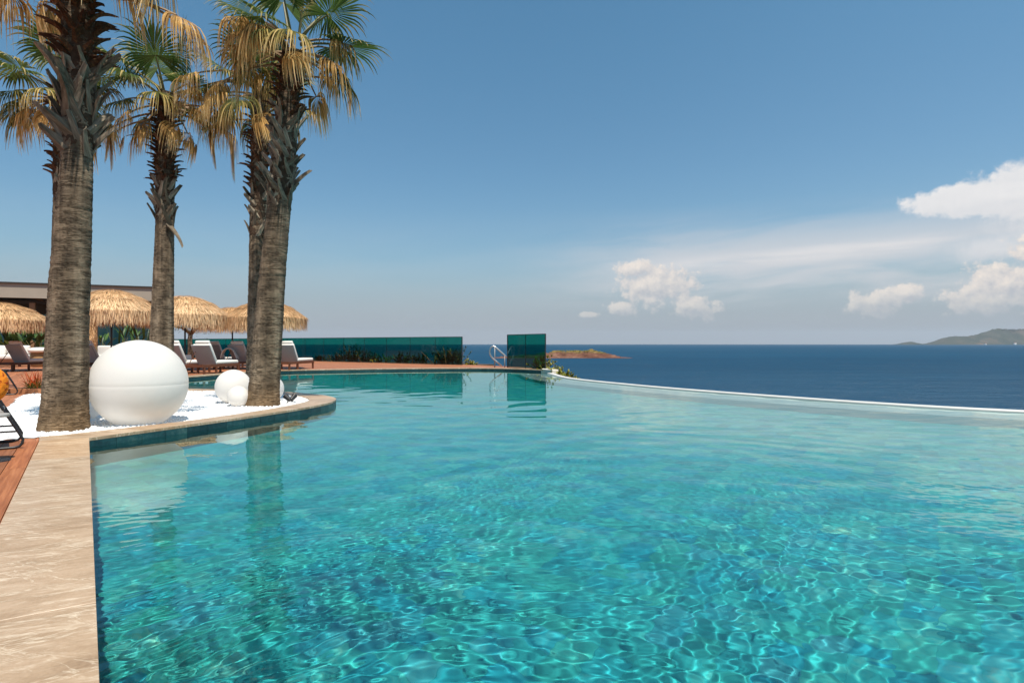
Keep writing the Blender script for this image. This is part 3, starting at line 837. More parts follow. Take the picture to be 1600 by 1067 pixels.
# ------------------------------------------------------------------ haze: the air between here and the far shore
def haze():
    m = bpy.data.materials.new('haze'); m.use_nodes = True; nt = m.node_tree
    nt.nodes.remove(nt.nodes['Principled BSDF'])
    v = nt.nodes.new('ShaderNodeVolumePrincipled'); v.inputs['Color'].default_value = (0.80, 0.90, 1.0, 1)
    v.inputs['Density'].default_value = 0.00004; v.inputs['Anisotropy'].default_value = 0.2
    nt.links.new(v.outputs[0], nt.nodes['Material Output'].inputs['Volume'])
    mb = MB(); mb.box((0, 0, (ZS - 18 + 330) / 2), (36000, 36000, 330 - ZS + 18))
    stuff(mb.build('haze', m))
haze()

# ------------------------------------------------------------------ glass screens, block, handrail, planting strips
def screen(name, p0, p1, pitch, h, label, zb=-0.01, rail=0.014):
    a, b = Vector(p0), Vector(p1); d = b - a; L = d.length; d.normalize(); n = max(1, round(L / pitch)); st = L / n
    root = thing(name, label, 'glass screen', (a.x, a.y, zb), math.atan2(d.y, d.x))
    for i in range(n):
        mb = MB(); mb.box((0, 0, h / 2 + 0.02), (st - 0.012, 0.012, h - 0.04)); mb.build('glass_panel', M['green_glass'], root, loc=((i + 0.5) * st, 0, 0))
    for i in range(n + 1):
        mb = MB(); mb.box((0, 0, h / 2 - 0.002), (0.012 if 0 < i < n else 0.035, 0.02 if 0 < i < n else 0.03, h - 0.008)); mb.build('post', M['dark_frame'], root, loc=(i * st, 0, 0))
    mb = MB(); mb.box((L / 2, 0, h), (L + 0.03, 0.032, rail * 2)); mb.build('top_rail', M['dark_frame'], root)
    mb = MB(); mb.box((L / 2, 0, 0.01), (L + 0.02, 0.034, 0.035)); mb.build('bottom_rail', M['dark_frame'], root)
    return root
G0 = Vector((-2.36, 29.6)); GD = Vector((-0.811, 0.585)).normalized()
G1 = G0 + GD * 29.2
screen('glass_screen', G0, G1, 1.72, 1.33, 'long green tinted glass screen behind the far deck and loungers')
screen('glass_screen', (1.28, 23.95), (-0.19, 26.5), 1.47, 1.38, 'short green glass screen standing apart beside the steel handrail')
def ground_strip(name, a, b, w, z, m, drop=1.2):
    d = (b - a).normalized(); n = Vector((-d.y, d.x)) * w
    mb = MB(); p = [a, b, b + n, a + n]
    if area2([tuple(q) for q in p]) < 0: p = p[::-1]
    mb.prism([tuple(q) for q in p], z - drop, z, 0.02); return struct(mb.build(name, M[m]))
ground_strip('planting_soil', G0 + GD * -0.3 + Vector((0.03, 0.05)), G1 + Vector((0.03, 0.05)), -2.0, -0.02, 'soil')
mb = MB(); mb.prism([(1.10, 23.72), (1.48, 22.85), (1.70, 22.95), (1.66, 23.3), (1.5, 24.3), (1.2, 24.2)], -1.0, 0.045, 0.012)
tag(mb.build('edge_block', M['cream']), 'cream stone block where the far coping meets the overflow edge', 'stone block')
mb = MB(); mb.prism([(1.56, 22.9), (1.9, 20.6), (3.0, 21.4), (3.0, 24.5), (1.6, 24.4)], -2.4, -0.55, 0.05)
struct(mb.build('planting_ledge', M['soil']))
simple('post_steel', (0.20, 0.20, 0.21), 0.5, metal=0.6)
def handrail():
    def at(px, py, Z): return Vector(((px - 800) / 978 * Z, Z, 1 - (py - 537) / 978 * Z))
    root = thing('steel_handrail', 'shiny looped steel handrail for the steps beside the short glass screen', 'handrail', (-0.75, 26.6, 0))
    O = Vector((-0.75, 26.6, 0))
    for name, dz in (('rail', 0.0),):
        pts = [at(x, y, 26.6) for x, y in [(795, 560.5), (788, 554.5), (781, 548.3), (775, 543), (771.5, 540.8), (768.6, 541), (766.4, 543.5), (765.3, 547.5), (765.4, 552), (767, 556), (770.5, 560.4), (776, 565), (784, 571.5)]]
        mb = MB(); mb.tube([p - O + Vector((0.12 * dz, dz, 0)) for p in pts], 0.034, 8); mb.build(name, M['steel'], root, smooth=True)
        for px, y0 in ((773, 542), (788.5, 555)):
            p = at(px, y0, 26.6) - O + Vector((0.12 * dz, dz, 0)); q = Vector((p.x, p.y, -0.35))
            mb = MB(); mb.tube([q, p], 0.026, 8); mb.build('post', M['post_steel'], root, smooth=True)
handrail()

# ------------------------------------------------------------------ plants
def blade(mb, ts, rr, p, d, L, w, droop, n=5, r=None, fold=0.25, tip=1.0):
    """one leaf: a pointed folded strip from p along d that bends down"""
    r = random.random() if r is None else r
    p = Vector(p); d = Vector(d).normalized()
    side = d.cross(Vector((0, 0, 1)))
    if side.length < 1e-3: side = Vector((1, 0, 0))
    side.normalize(); o = len(mb.v)
    for i in range(n + 1):
        t = i / n; ww = w * math.sin(PI * min(1, 0.12 + 0.88 * t)) ** 0.7 if tip else w
        if i == n: ww = w * 0.04
        up = side.cross(d)
        mb.v += [tuple(p - side * ww), tuple(p - up * ww * fold), tuple(p + side * ww)]
        ts += [t] * 3; rr += [r] * 3
        d = (d + Vector((0, 0, -1)) * droop / n * (0.4 + 1.2 * t)).normalized(); p = p + d * (L / n)
    for i in range(n):
        a = o + i * 3; mb.f += [(a, a + 1, a + 4, a + 3), (a + 1, a + 2, a + 5, a + 4)]; mb.m += [0, 0]
def tuft(name, mkey, loc, n, h, spread, w, label, cat, group=None, droop=0.8, stem=True, seed=0, twiggy=False):
    rnd = random.Random(seed); random.seed(seed)
    root = thing(name, label, cat, loc, 0, group)
    mb = MB(); ts, rr = [], []
    st = MB()
    for k in range(n):
        a = rnd.random() * 6.28; e = rnd.uniform(0.45, 1.45)
        d = Vector((math.cos(a) * math.cos(e), math.sin(a) * math.cos(e), math.sin(e)))
        b = Vector((rnd.uniform(-1, 1), rnd.uniform(-1, 1), 0)) * spread
        if twiggy:
            top = b + d * h * rnd.uniform(0.5, 1.0)
            st.tube([b, (b + top) / 2 + Vector((0, 0, 0.02)), top], [0.012, 0.009, 0.004], 5)
            for q in range(24):
                t = rnd.uniform(0.15, 1.0); a2 = rnd.random() * 6.28; e2 = rnd.uniform(0.0, 1.2)
                blade(mb, ts, rr, b.lerp(top, t), (math.cos(a2) * math.cos(e2), math.sin(a2) * math.cos(e2), math.sin(e2)), rnd.uniform(0.06, 0.13), w, 0.4, 3)
        else:
            blade(mb, ts, rr, b, d, h * rnd.uniform(0.6, 1.1), w * rnd.uniform(0.7, 1.2), droop * rnd.uniform(0.4, 1.3), 5)
    mb.a = {'t': ts, 'r': rr}
    mb.build('foliage', M[mkey], root)
    if twiggy: st.build('stems', M['post_wood'], root)
    return root
def px_pt(px, Z): return ((px - 800) / 978 * Z, Z)
# behind the long screen
for k, (px, h, n, lab) in enumerate([
        (503, 0.35, 26, 'low green bush behind the glass at its left end, right of the lounger'),
        (530, 0.50, 30, 'dark bushy shrub behind the second glass panel'),
        (550, 0.95, 46, 'tallest feathery dark shrub behind the long glass screen'),
        (575, 0.62, 34, 'mid height dark shrub right of the tallest one behind the glass'),
        (596, 0.45, 26, 'pale low shrub behind the middle of the glass screen'),
        (628, 0.58, 34, 'dark shrub behind the glass, left of the middle panel joint'),
        (655, 0.52, 34, 'dark shrub behind the glass, just right of the middle panel joint'),
        (690, 0.80, 44, 'tall wispy shrub behind the right hand glass panel'),
        (710, 0.86, 46, 'tall wispy shrub at the end post of the long screen')]):
    u = (px - 800) / 978; Z = (29.6 - 0.72 * 2.36) / (1 + 0.72 * u) + 0.65
    tuft('shrub', 'leaf_dark' if k != 4 else 'leaf_lime', (u * Z, Z, -0.02), n, h * 1.2, 0.36, 0.022, lab, 'shrub', 'shrubs behind the glass screen', seed=30 + k, twiggy=True)
tuft('shrub', 'leaf_lime', (*px_pt(735, 30.2), -0.25), 22, 0.55, 0.25, 0.03, 'small pale shrub past the end of the long glass screen', 'shrub', seed=51, twiggy=True)
for k, (px, Z, h, lab) in enumerate([(846, 25.3, 0.75, 'green bush seen through the short glass screen'), (865, 23.9, 0.95, 'yellow green succulent bush beside the cream stone block'), (873, 23.2, 0.76, 'yellow green succulent bush, middle of the three by the overflow edge'), (882, 22.7, 0.66, 'yellow green succulent bush farthest from the stone block')]):
    tuft('succulent_bush', 'leaf_lime', (*px_pt(px, Z), -0.56 if k else -0.1), 34, h, 0.2, 0.032, lab, 'bush', 'bushes by the overflow edge', seed=60 + k, twiggy=True)

# ------------------------------------------------------------------ palms
random.seed(11)
def frond_mesh(name, elev, Lp, Lb, nseg, dry, seed, spread=2.6, curl=1.0):
    """fan palm leaf: petiole, short costa and folded segments that split and hang. Local +X is outward."""
    rnd = random.Random(seed)
    mb = MB(); ts, rr = [], []
    # petiole
    p = Vector((0, 0, 0)); d = Vector((math.cos(elev), 0, math.sin(elev))); pts = [p.copy()]
    n = 7
    for i in range(n):
        p = p + d * (Lp / n); pts.append(p.copy())
        d = (d + Vector((0, 0, -1)) * (0.055 if dry == 0 else 0.10) * curl).normalized()
    mb.tube(pts, [0.026 - 0.014 * i / n for i in range(n + 1)], 5, mat=1)
    ts += [0.35] * len(mb.v); rr += [0.5] * len(mb.v)
    hast = pts[-1]
    side = Vector((0, 1, 0)); up = side.cross(d) * -1
    if up.z < 0: up = -up
    dphi = 2 * spread / nseg
    for k in range(nseg):
        phi = -spread + dphi * (k + 0.5)
        c = math.cos(phi); s = math.sin(phi)
        sd = (d * c + side * s + up * (0.18 - 0.25 * abs(s))).normalized()
        L = Lb * (0.72 + 0.28 * math.cos(phi * 0.55)) * rnd.uniform(0.85, 1.1)
        if dry == 2: L *= rnd.uniform(0.75, 1.15)
        costa = max(0.0, c) * Lb * 0.22
        q = hast + d * costa * 0.6; r = rnd.random()
        m = 8; o = len(mb.v); dd = sd.copy()
        pq = q.copy(); rad = 0.0
        split = 0.55 if dry == 0 else 0.38
        twist = rnd.uniform(-0.5, 0.5) if dry else 0.0
        if k % 4 == 0: clump = Vector((rnd.uniform(-1, 1), rnd.uniform(-1, 1), 0)) * 0.10
        lat = Vector((rnd.uniform(-1, 1), rnd.uniform(-1, 1), 0)) * (0.06 if dry else 0.03) + (clump if dry else Vector())
        for i in range(m + 1):
            t = i / m
            w = rad * math.tan(dphi / 2) * 1.03
            wmax = Lb * split * math.tan(dphi / 2) * 0.95
            if t > split: w = wmax * max(0.0, 1 - (t - split) / (1 - split)) ** 0.7 * (0.85 if dry == 0 else 0.72)
            w = max(w, 0.0018)
            sv = dd.cross(up)
            if sv.length < 0.05: sv = side.copy()
            sv.normalize(); uv = sv.cross(dd)
            if dry and t > split:
                ca, sa = math.cos(twist * (t - split) * 4), math.sin(twist * (t - split) * 4); sv = sv * ca + uv * sa; uv = sv.cross(dd)
            fold = 0.35 * w * (1 if dry == 0 else 1.6)
            mb.v += [tuple(pq - sv * w), tuple(pq + uv * fold), tuple(pq + sv * w)]
            ts += [t] * 3; rr += [r] * 3
            if dry == 0: g = (0.02 if t < split else 0.30 + 0.35 * (t - split)) * curl
            elif dry == 1: g = (0.10 if t < 0.3 else 0.75) * curl
            elif dry == 2: g = (0.22 if t < 0.16 else 1.3) * curl
            else: g = 2.6 * curl
            dd = (dd + Vector((0, 0, -1)) * g * rnd.uniform(0.7, 1.3) + lat * 0.3).normalized()
            stp = L / m; pq = pq + dd * stp; rad += stp
        for i in range(m):
            a = o + i * 3; mb.f += [(a, a + 1, a + 4, a + 3), (a + 1, a + 2, a + 5, a + 4)]; mb.m += [0, 0]
    mb.a = {'t': ts, 'r': rr}
    mats = [M[('frond_green', 'frond_mixed', 'frond_dry', 'frond_dry')[dry]], M['petiole_green' if dry == 0 else 'petiole_dry']]
    return mb.mesh(name, mats)
simple('fiber', (0.070, 0.044, 0.029), 0.95, 0.1, 0.6, 14, bmp=0.8, bscale=40); simple('petiole_green', (0.16, 0.14, 0.05), 0.5); simple('petiole_dry', (0.22, 0.13, 0.06), 0.6)
FR = {}
for dry, elevs in ((0, (80, 60, 40, 20, 0)), (1, (40, 15, -5, -25)), (2, (25, 5, -15, -40))):
    FR[dry] = [(e, frond_mesh('frond', R(e), 0.62, 0.72 if dry < 2 else 0.66, 40 if dry < 2 else 32, dry, 100 * dry + e + s, 2.5 if dry == 0 else 2.3)) for e in elevs for s in (0, 1)]
FR['bunch'] = [(0, frond_mesh('frond', R(-8), 0.85, 0.72, 30, 3, 950, 0.9, 1.0)), (0, frond_mesh('frond', R(10), 0.95, 0.66, 30, 3, 951, 1.1, 0.9))]
FR['long'] = [(-2, frond_mesh('frond', R(6), 1.02, 0.70, 40, 2, 901, 2.3, 0.85)), (-2, frond_mesh('frond', R(-5), 1.15, 0.62, 40, 2, 905, 1.9, 0.9))]

def boot_mesh(name, L, w0, w1, lean, curl, thick, mkey, seed, ragged=0.0):
    """old leaf base: a channelled tapering blade. Local +X outward, +Z up the trunk."""
    rnd = random.Random(seed); mb = MB(); n = 6
    p = Vector((0, 0, 0)); a = lean; secs = []
    for i in range(n + 1):
        t = i / n; w = w0 + (w1 - w0) * t ** 0.7
        dv = Vector((math.sin(a), 0, math.cos(a))); nv = Vector((dv.z, 0, -dv.x))
        th = thick * (1 - 0.6 * t)
        jit = [rnd.uniform(-1, 1) * ragged for _ in range(3)] if i == n else [0, 0, 0]
        cup = w * 0.28
        secs.append([p + Vector((0, -w / 2, 0)) - nv * cup + dv * jit[0], p + nv * th * 0.2 + dv * jit[1], p + Vector((0, w / 2, 0)) - nv * cup + dv * jit[2],
                     p + Vector((0, w / 2 * 0.9, 0)) - nv * (cup + th) + dv * jit[2], p - nv * th + dv * jit[1], p + Vector((0, -w / 2 * 0.9, 0)) - nv * (cup + th) + dv * jit[0]])
        p = p + dv * (L / n); a += curl / n
    vs = [q for s_ in secs for q in s_]; fs = []
    for i in range(n):
        for k in range(6):
            x, y = i * 6 + k, i * 6 + (k + 1) % 6; fs.append((x, y, y + 6, x + 6))
    fs += [tuple(range(5, -1, -1)), tuple(range(n * 6, n * 6 + 6))]
    mb.add(vs, fs); return mb.mesh(name, M[mkey])
BOOT_G = [boot_mesh('leaf_base', 0.46 * q, 0.18, 0.065, R(2), R((8, 12, 30, 17)[i]), 0.02, 'boot_grey', i, 0.02) for i, q in enumerate((1, 0.8, 1.15, 0.9))]
BOOT_B = [boot_mesh('leaf_base', 0.24 * q, 0.13, 0.05, R(38), R(34 + 12 * i), 0.022, 'boot_brown', 20 + i, 0.025) for i, q in enumerate((1, 0.75, 1.2, 0.6))]

def palm(label, base, centre, radii, zb, zs, zt, n_grey, n_brown, fronds, seed, group='palm trees in the pebble bed', bscale=1.0):
    """centre: [(z, x, y)] trunk axis; radii: [(z, r)]; leaf bases grey from zb to zs and brown from zs to zt"""
    rnd = random.Random(seed)
    root = thing('palm_tree', label, 'palm tree', (base[0], base[1], 0), 0, group)
    cz = [c[0] for c in centre]
    ax = lambda z: Vector((np.interp(z, cz, [c[1] for c in centre]) - base[0], np.interp(z, cz, [c[2] for c in centre]) - base[1], z))
    rad = lambda z: float(np.interp(z, [r[0] for r in radii], [r[1] for r in radii]))
    mb = MB(); n = 30; dz = 0.022; zz = -0.06; k = 0
    vs, fs = [], []; ph = rnd.random() * 10
    while zz < zt + 0.15:
        c = ax(zz); r0 = rad(zz); ring = (rnd.random() - 0.5) * 0.0075
        for i in range(n):
            a = 2 * PI * i / n
            lump = 0.03 * noise.noise((math.cos(a) * 1.3 + ph, math.sin(a) * 1.3, zz * 0.9)) + 0.018 * noise.noise((math.cos(a) * 5, math.sin(a) * 5 + ph, zz * 3))
            if zz < 0.12: lump += 0.10 * (0.12 - zz) * (1 + 2 * noise.noise((math.cos(a) * 3, math.sin(a) * 3, ph)))
            r = r0 * (1 + lump) + ring + 0.004 * noise.noise((a * 3, zz * 40, ph))
            vs.append((c.x + r * math.cos(a), c.y + r * math.sin(a), zz))
        zz += dz * rnd.uniform(0.55, 1.5); k += 1
    for j in range(k - 1):
        for i in range(n):
            a, b = j * n + i, j * n + (i + 1) % n; fs.append((a, b, b + n, a + n))
    fs.append(tuple(range((k - 1) * n, k * n)))
    mb.add(vs, fs); mb.build('trunk', M['bark'], root, smooth=True)
    mb = MB(); vs, fs = [], []; zl = list(np.arange(zb + 0.06, zt + 0.2, 0.05)); m_ = 24
    for z_ in zl:
        c = ax(z_)
        for i in range(m_):
            a = 2 * PI * i / m_; r = rad(z_) * 0.99 + 0.002 + 0.010 * noise.noise((a * 4, z_ * 14, ph)) - (0.03 if z_ == zl[0] else 0)
            vs.append((c.x + r * math.cos(a), c.y + r * math.sin(a), z_ + 0.05 * noise.noise((a * 3, ph, 0)) * (z_ < zb + 0.3)))
    for j in range(len(zl) - 1):
        for i in range(m_):
            a, b = j * m_ + i, j * m_ + (i + 1) % m_; fs.append((a, b, b + m_, a + m_))
    mb.add(vs, fs); mb.build('fiber_sheath', M['fiber'], root, smooth=True)
    ga = PI * (3 - math.sqrt(5))
    tot = n_grey + n_brown
    for i in range(tot):
        g = i < n_grey
        z = zb + (zs - zb) * (i + rnd.random() * 0.6) / max(1, n_grey) if g else zs + (zt - zs) * (i - n_grey + rnd.random()) / n_brown
        a = i * ga + rnd.uniform(-0.25, 0.25)
        me = rnd.choice(BOOT_G if g else BOOT_B)
        c = ax(z) + Vector((math.cos(a), math.sin(a), 0)) * (rad(z) * (1.0 if g else 0.93) + (0.012 if g else 0))
        o = link('leaf_base', me, root)
        tilt = rnd.choice((-1, 1)) * rnd.uniform(0.40, 0.85) if g else rnd.uniform(-0.5, 0.5)
        s = bscale * rnd.uniform(0.8, 1.2)
        o.matrix_local = Matrix.Translation(c) @ Matrix.Rotation(a, 4, 'Z') @ Matrix.Rotation(tilt, 4, 'X') @ Matrix.Rotation(rnd.uniform(-0.15, 0.2), 4, 'Y') @ Matrix.Scale(s, 4)
    for (kind, elev, azd, z, s) in fronds:
        L = FR[kind]; me = min(L, key=lambda q: abs(q[0] - elev) + rnd.random() * 2)[1]
        a = R(azd); c = ax(z) + Vector((math.cos(a), math.sin(a), 0)) * rad(z) * 0.8
        o = link('frond', me, root)
        o.matrix_local = Matrix.Translation(c) @ Matrix.Rotation(a, 4, 'Z') @ Matrix.Rotation(rnd.uniform(-0.3, 0.3), 4, 'X') @ Matrix.Scale(s, 4)
        if kind in (2, 'long', 'bunch'): o['label'] = 'dry straw coloured hanging frond'
    return root
def crown(seed, ztop, n_green=13, n_mix=8, n_dry=9, s=1.0, skip=None):
    rnd = random.Random(seed); out = []
    ga = 137.5
    for i in range(n_green):
        e = (82, 70, 60, 50, 40, 30, 20, 12)[min(7, i * 8 // n_green)]
        out.append((0, e, i * ga + rnd.uniform(-15, 15), ztop - 0.02 * i, s * rnd.uniform(0.9, 1.12)))
    for i in range(n_mix):
        out.append((1, rnd.choice((30, 15, 0, -10)), i * 360 / n_mix + rnd.uniform(-25, 25), ztop - 0.25 - 0.05 * rnd.random(), s * rnd.uniform(0.9, 1.1)))
    for i in range(n_dry):
        out.append((2, rnd.choice((20, 5, -15, -35)), i * 360 / n_dry + rnd.uniform(-25, 25), ztop - 0.25 - 0.2 * rnd.random(), s * rnd.uniform(0.72, 1.05)))
    if skip: out = [f for f in out if not skip(f)]
    return out
# the big front palm: its crown is above the picture, only hanging fronds reach in
fa = crown(1, 6.1, 6, 4, 4) + [('long', 0, 4, 5.12, 1.0), ('long', 0, -28, 5.3, 1.0), ('long', 0, 30, 5.35, 1.0), (2, 5, 186, 5.22, 0.95), (2, 5, 150, 5.4, 1.0), (2, 20, 20, 5.5, 1.0), (2, 5, -60, 5.5, 1.0), (2, -15, 215, 5.5, 1.0), (1, 0, -10, 5.6, 1.0)]
palm('thickest palm tree at the left edge, trunk fully in front of the others', (-5.35, 7.47), [(0, -5.35, 7.47), (1.7, -5.28, 7.47), (3.2, -5.20, 7.47), (4, -5.18, 7.47), (6.2, -5.19, 7.45)],
     [(0, 0.262), (0.35, 0.238), (1.0, 0.222), (1.7, 0.210), (3.2, 0.162), (4.2, 0.168), (6, 0.165)], 3.22, 4.25, 5.75, 46, 120, fa, 1, bscale=0.9)
fb = crown(2, 6.05, 8, 5, 6) + [(2, -15, 205, 5.75, 1.0), (2, -40, 215, 5.6, 0.9), ('long', 0, -8, 5.72, 1.05), ('long', 0, 4, 5.66, 1.0), (0, 60, 150, 6.1, 1.25), (0, 40, 200, 6.1, 1.15), ('bunch', 0, -10, 5.6, 1.0), ('bunch', 0, 205, 5.45, 0.95), ('bunch', 0, 8, 5.8, 1.3), ('bunch', 0, 190, 5.6, 1.0), ('bunch', 0, 192, 5.15, 0.62), ('bunch', 0, -12, 5.0, 0.6)]
palm('slim palm tree behind the big white sphere, with a dangling cut leaf base', (-6.99, 12.5), [(0, -7.02, 12.5), (3.4, -6.94, 12.5), (5.9, -6.93, 12.5)],
     [(0, 0.25), (1.4, 0.21), (3.4, 0.166), (4.2, 0.166), (6, 0.145)], 3.35, 4.15, 5.85, 30, 130, fb, 2, bscale=0.85)
fc = crown(3, 6.1, 9, 6, 6) + [(2, 20, 10, 5.95, 1.0), (2, 5, -15, 5.72, 0.95), (1, 0, 35, 5.8, 1.05), (2, 20, 200, 5.7, 1.05), (2, 5, 170, 5.7, 1.0), (2, 25, 250, 5.75, 1.0), ('long', 0, 185, 5.6, 0.95), ('bunch', 0, 12, 5.4, 0.8), (2, 25, 215, 6.05, 1.1), (2, 20, 190, 5.95, 1.05), (2, 5, 240, 5.85, 1.0)]
palm('leaning palm tree nearest the pool tip, with small white spheres at its foot', (-4.10, 10.3), [(0, -4.10, 10.3), (2.1, -3.95, 10.3), (3.3, -3.83, 10.3), (4.5, -3.72, 10.3), (5.9, -3.62, 10.3)],
     [(0, 0.268), (0.3, 0.244), (2.1, 0.208), (3.2, 0.186), (4.4, 0.176), (6, 0.155)], 3.2, 4.7, 5.65, 72, 80, fc, 3, bscale=0.78)
fd = crown(4, 6.1, 7, 5, 4) + [(2, -15, 190, 5.8, 1.05), (2, 5, 215, 5.9, 1.05), (1, 0, 180, 5.8, 1.1), ('long', 0, 195, 5.7, 0.9), ('bunch', 0, 185, 5.4, 0.85), ('long', 0, 188, 6.15, 1.15), ('long', 0, 203, 6.3, 1.1), (2, 25, 180, 6.1, 1.15)]
pb = [o for o in bpy.data.objects if o.name.startswith('palm_tree') and 'slim' in o['label']][0]
o = link('leaf_base', BOOT_G[2], pb); o['label'] = 'grey leaf base dangling from the trunk'
o.matrix_local = Matrix.Translation((0.15, -0.10, 3.32)) @ Matrix.Rotation(R(-8), 4, 'Z') @ Matrix.Rotation(R(128), 4, 'Y') @ Matrix.Scale(1.0, 4)
palm('palm tree standing close behind the leaning one, mostly hidden by it', (-5.08, 12.4), [(0, -5.06, 12.4), (3.3, -5.03, 12.4), (6, -4.98, 12.4)],
     [(0, 0.22), (1, 0.19), (3.2, 0.165), (6, 0.15)], 3.0, 4.0, 5.9, 22, 110, fd, 4, bscale=0.8)
fe = crown(5, 6.0, 8, 6, 5) + [(2, -15, 185, 5.7, 1.05), (1, 0, 170, 5.8, 1.1), (2, -40, -20, 5.5, 1.0), (2, -15, 10, 5.6, 1.0), (1, -5, 200, 5.7, 1.0), (1, 0, -10, 5.7, 1.0)]
palm('palm tree hidden behind the thickest palm, its crown showing at left', (-8.75, 12.1), [(0, -8.75, 12.1), (3.8, -8.70, 12.1), (6, -8.72, 12.1)],
     [(0, 0.21), (1, 0.18), (3.6, 0.155), (6, 0.14)], 3.75, 4.2, 5.85, 10, 110, fe, 5, bscale=0.85)

# ------------------------------------------------------------------ white sphere lamps
def sphere(px, Zc, r, sink, label, seg=48):
    prof = [(0.001, 0)]
    for i in range(1, 40):
        a = PI * i / 40; z = -math.cos(a); rr_ = math.sin(a)
        if i == 20: prof += [(r * 0.99995, r - 0.003), (r * 0.9988, r - 0.001), (r * 0.9988, r + 0.001), (r * 0.99995, r + 0.003)]
        else: prof.append((r * rr_, r + r * z))
    prof.append((0.001, 2 * r))
    root = thing('sphere_lamp', label, 'sphere lamp', ((px - 800) / 978 * Zc, Zc, -sink), 0, 'white spheres in the pebble bed')
    mb = MB(); mb.lathe(prof, seg); mb.build('globe', M['ball'], root, smooth=True)
    mb = MB(); mb.lathe([(r * 0.30, -0.02), (r * 0.42, -0.02), (r * 0.42, r * 0.085), (r * 0.30, r * 0.05)], 24); mb.build('base_ring', M['grey_top'], root, smooth=True)
sphere(218, 8.0, 0.56, 0.075, 'huge white sphere lamp beside the thickest palm trunk', 72)
sphere(364.5, 10.75, 0.292, 0.03, 'second largest white sphere, left of the leaning palm')
sphere(372, 10.15, 0.168, 0.02, 'small white sphere nestled in front of the second largest one')
sphere(423, 11.1, 0.225, 0.02, 'white sphere peeking out right of the leaning palm trunk')
sphere(139, 8.45, 0.135, 0.02, 'small white sphere squeezed between the thickest trunk and the huge sphere')

def spotlight(px, Z, rz, label):
    root = thing('garden_spotlight', label, 'spotlight', (*px_pt(px, Z), 0.0), rz, 'spotlights in the pebbles')
    mb = MB(); mb.tube([(0, 0, -0.1), (0, 0, 0.05)], 0.008, 8); mb.build('spike', M['black_metal'], root)
    mb = MB(); mb.tube([(-0.05, 0, 0.03), (-0.02, 0, 0.05), (0.05, 0, 0.10), (0.055, 0, 0.103)], [0.03, 0.038, 0.045, 0.047], 14); mb.build('lamp_head', M['black_metal'], root)
    mb = MB(); mb.tube([(0.056, 0, 0.1035), (0.058, 0, 0.1045)], 0.04, 14); mb.build('lens', M['grey_top'], root)
spotlight(449.5, 10.75, R(160), 'left of two small black spotlights right of the leaning palm')
spotlight(457.5, 10.8, R(70), 'right of two small black spotlights right of the leaning palm')

# ------------------------------------------------------------------ thatched umbrellas
def umbrella_proto(label, loc):
    root = thing('thatch_umbrella', label, 'umbrella', loc, 0, 'straw umbrellas on the pool deck')
    Rr, zt, ze = 1.58, 2.92, 2.16
    prof = lambda u: zt - (zt - ze) * (u ** 1.75)
    rnd = random.Random(9)
    mb = MB(); ts, rr = [], []
    def strand(u0, a, L, w, hang, lift):
        r0 = Rr * u0; p = Vector((r0 * math.cos(a), r0 * math.sin(a), prof(u0) + lift)); ra = Vector((math.cos(a), math.sin(a), 0))
        side = Vector((-math.sin(a), math.cos(a), 0)); o = len(mb.v); r = rnd.random(); n = 3
        jit = rnd.uniform(-0.25, 0.25)
        for i in range(n + 1):
            t = i / n; ww = w * (1 - 0.7 * t)
            mb.v += [tuple(p - side * ww), tuple(p + side * ww)]; tt = min(1, u0 * 0.55 + 0.35 * t + rnd.uniform(0, .12)); ts.extend([tt, tt]); rr.extend([r, r])
            rad = math.hypot(p.x, p.y) / Rr
            if rad < 1.0 and not hang: sl = 1.75 * (zt - ze) / Rr * max(rad, 0.05) ** 0.75; d = (ra + side * jit - Vector((0, 0, sl)) + Vector((0, 0, 0.10 * (1 - t)))).normalized()
            else: d = (ra * 0.10 + side * jit * 0.6 - Vector((0, 0, 1))).normalized()
            p = p + d * (L / n)
        for i in range(n):
            q = o + 2 * i; mb.f.append((q, q + 1, q + 3, q + 2)); mb.m.append(0)
    for k in range(5200):
        u = math.sqrt(rnd.random()) * 0.99
        strand(max(0.01, u), rnd.random() * 6.283, rnd.uniform(0.18, 0.38), rnd.uniform(0.006, 0.014), False, rnd.uniform(0.0, 0.035))
    for k in range(2600):
        strand(rnd.uniform(0.93, 1.0), rnd.random() * 6.283, rnd.uniform(0.28, 0.62), rnd.uniform(0.006, 0.014), True, rnd.uniform(-0.01, 0.02))
    for k in range(900):
        strand(rnd.uniform(0.55, 0.62), rnd.random() * 6.283, rnd.uniform(0.2, 0.3), rnd.uniform(0.006, 0.012), False, rnd.uniform(0.03, 0.07))
    mb.a = {'t': ts, 'r': rr}
    stuff(mb.build('thatch', M['thatch'], root))
    mb = MB(); mb.lathe([(0.01, zt - 0.03)] + [(Rr * u, prof(u) - 0.03) for u in (0.1, 0.25, 0.45, 0.65, 0.85, 1.0)], 32); o = mb.build('canopy', M['thatch_mat'], root, smooth=True)
    mb = MB(); mb.tube([(0, 0, -0.01), (0, 0, zt - 0.05)], 0.032, 10); mb.build('pole', M['black_metal'], root)
    mb = MB(); mb.lathe([(0.001, 0.055), (0.05, 0.055), (0.05, 0.05), (0.27, 0.045), (0.28, 0.03), (0.28, -0.012)], 24); mb.build('base_plate', M['black_metal'], root)
    for k in range(8):
        a = k * PI / 4; mb = MB(); mb.tube([(0.03 * math.cos(a), 0.03 * math.sin(a), 2.0), (1.1 * math.cos(a), 1.1 * math.sin(a), prof(0.7) - 0.06)], 0.014, 6); mb.build('rib', M['black_metal'], root)
    return root
simple('thatch_mat', (0.30, 0.17, 0.07), 0.9)
uz = -0.012
U = umbrella_proto('large straw umbrella right of the thickest palm, tallest in view', (*px_pt(174, 22.3), uz))
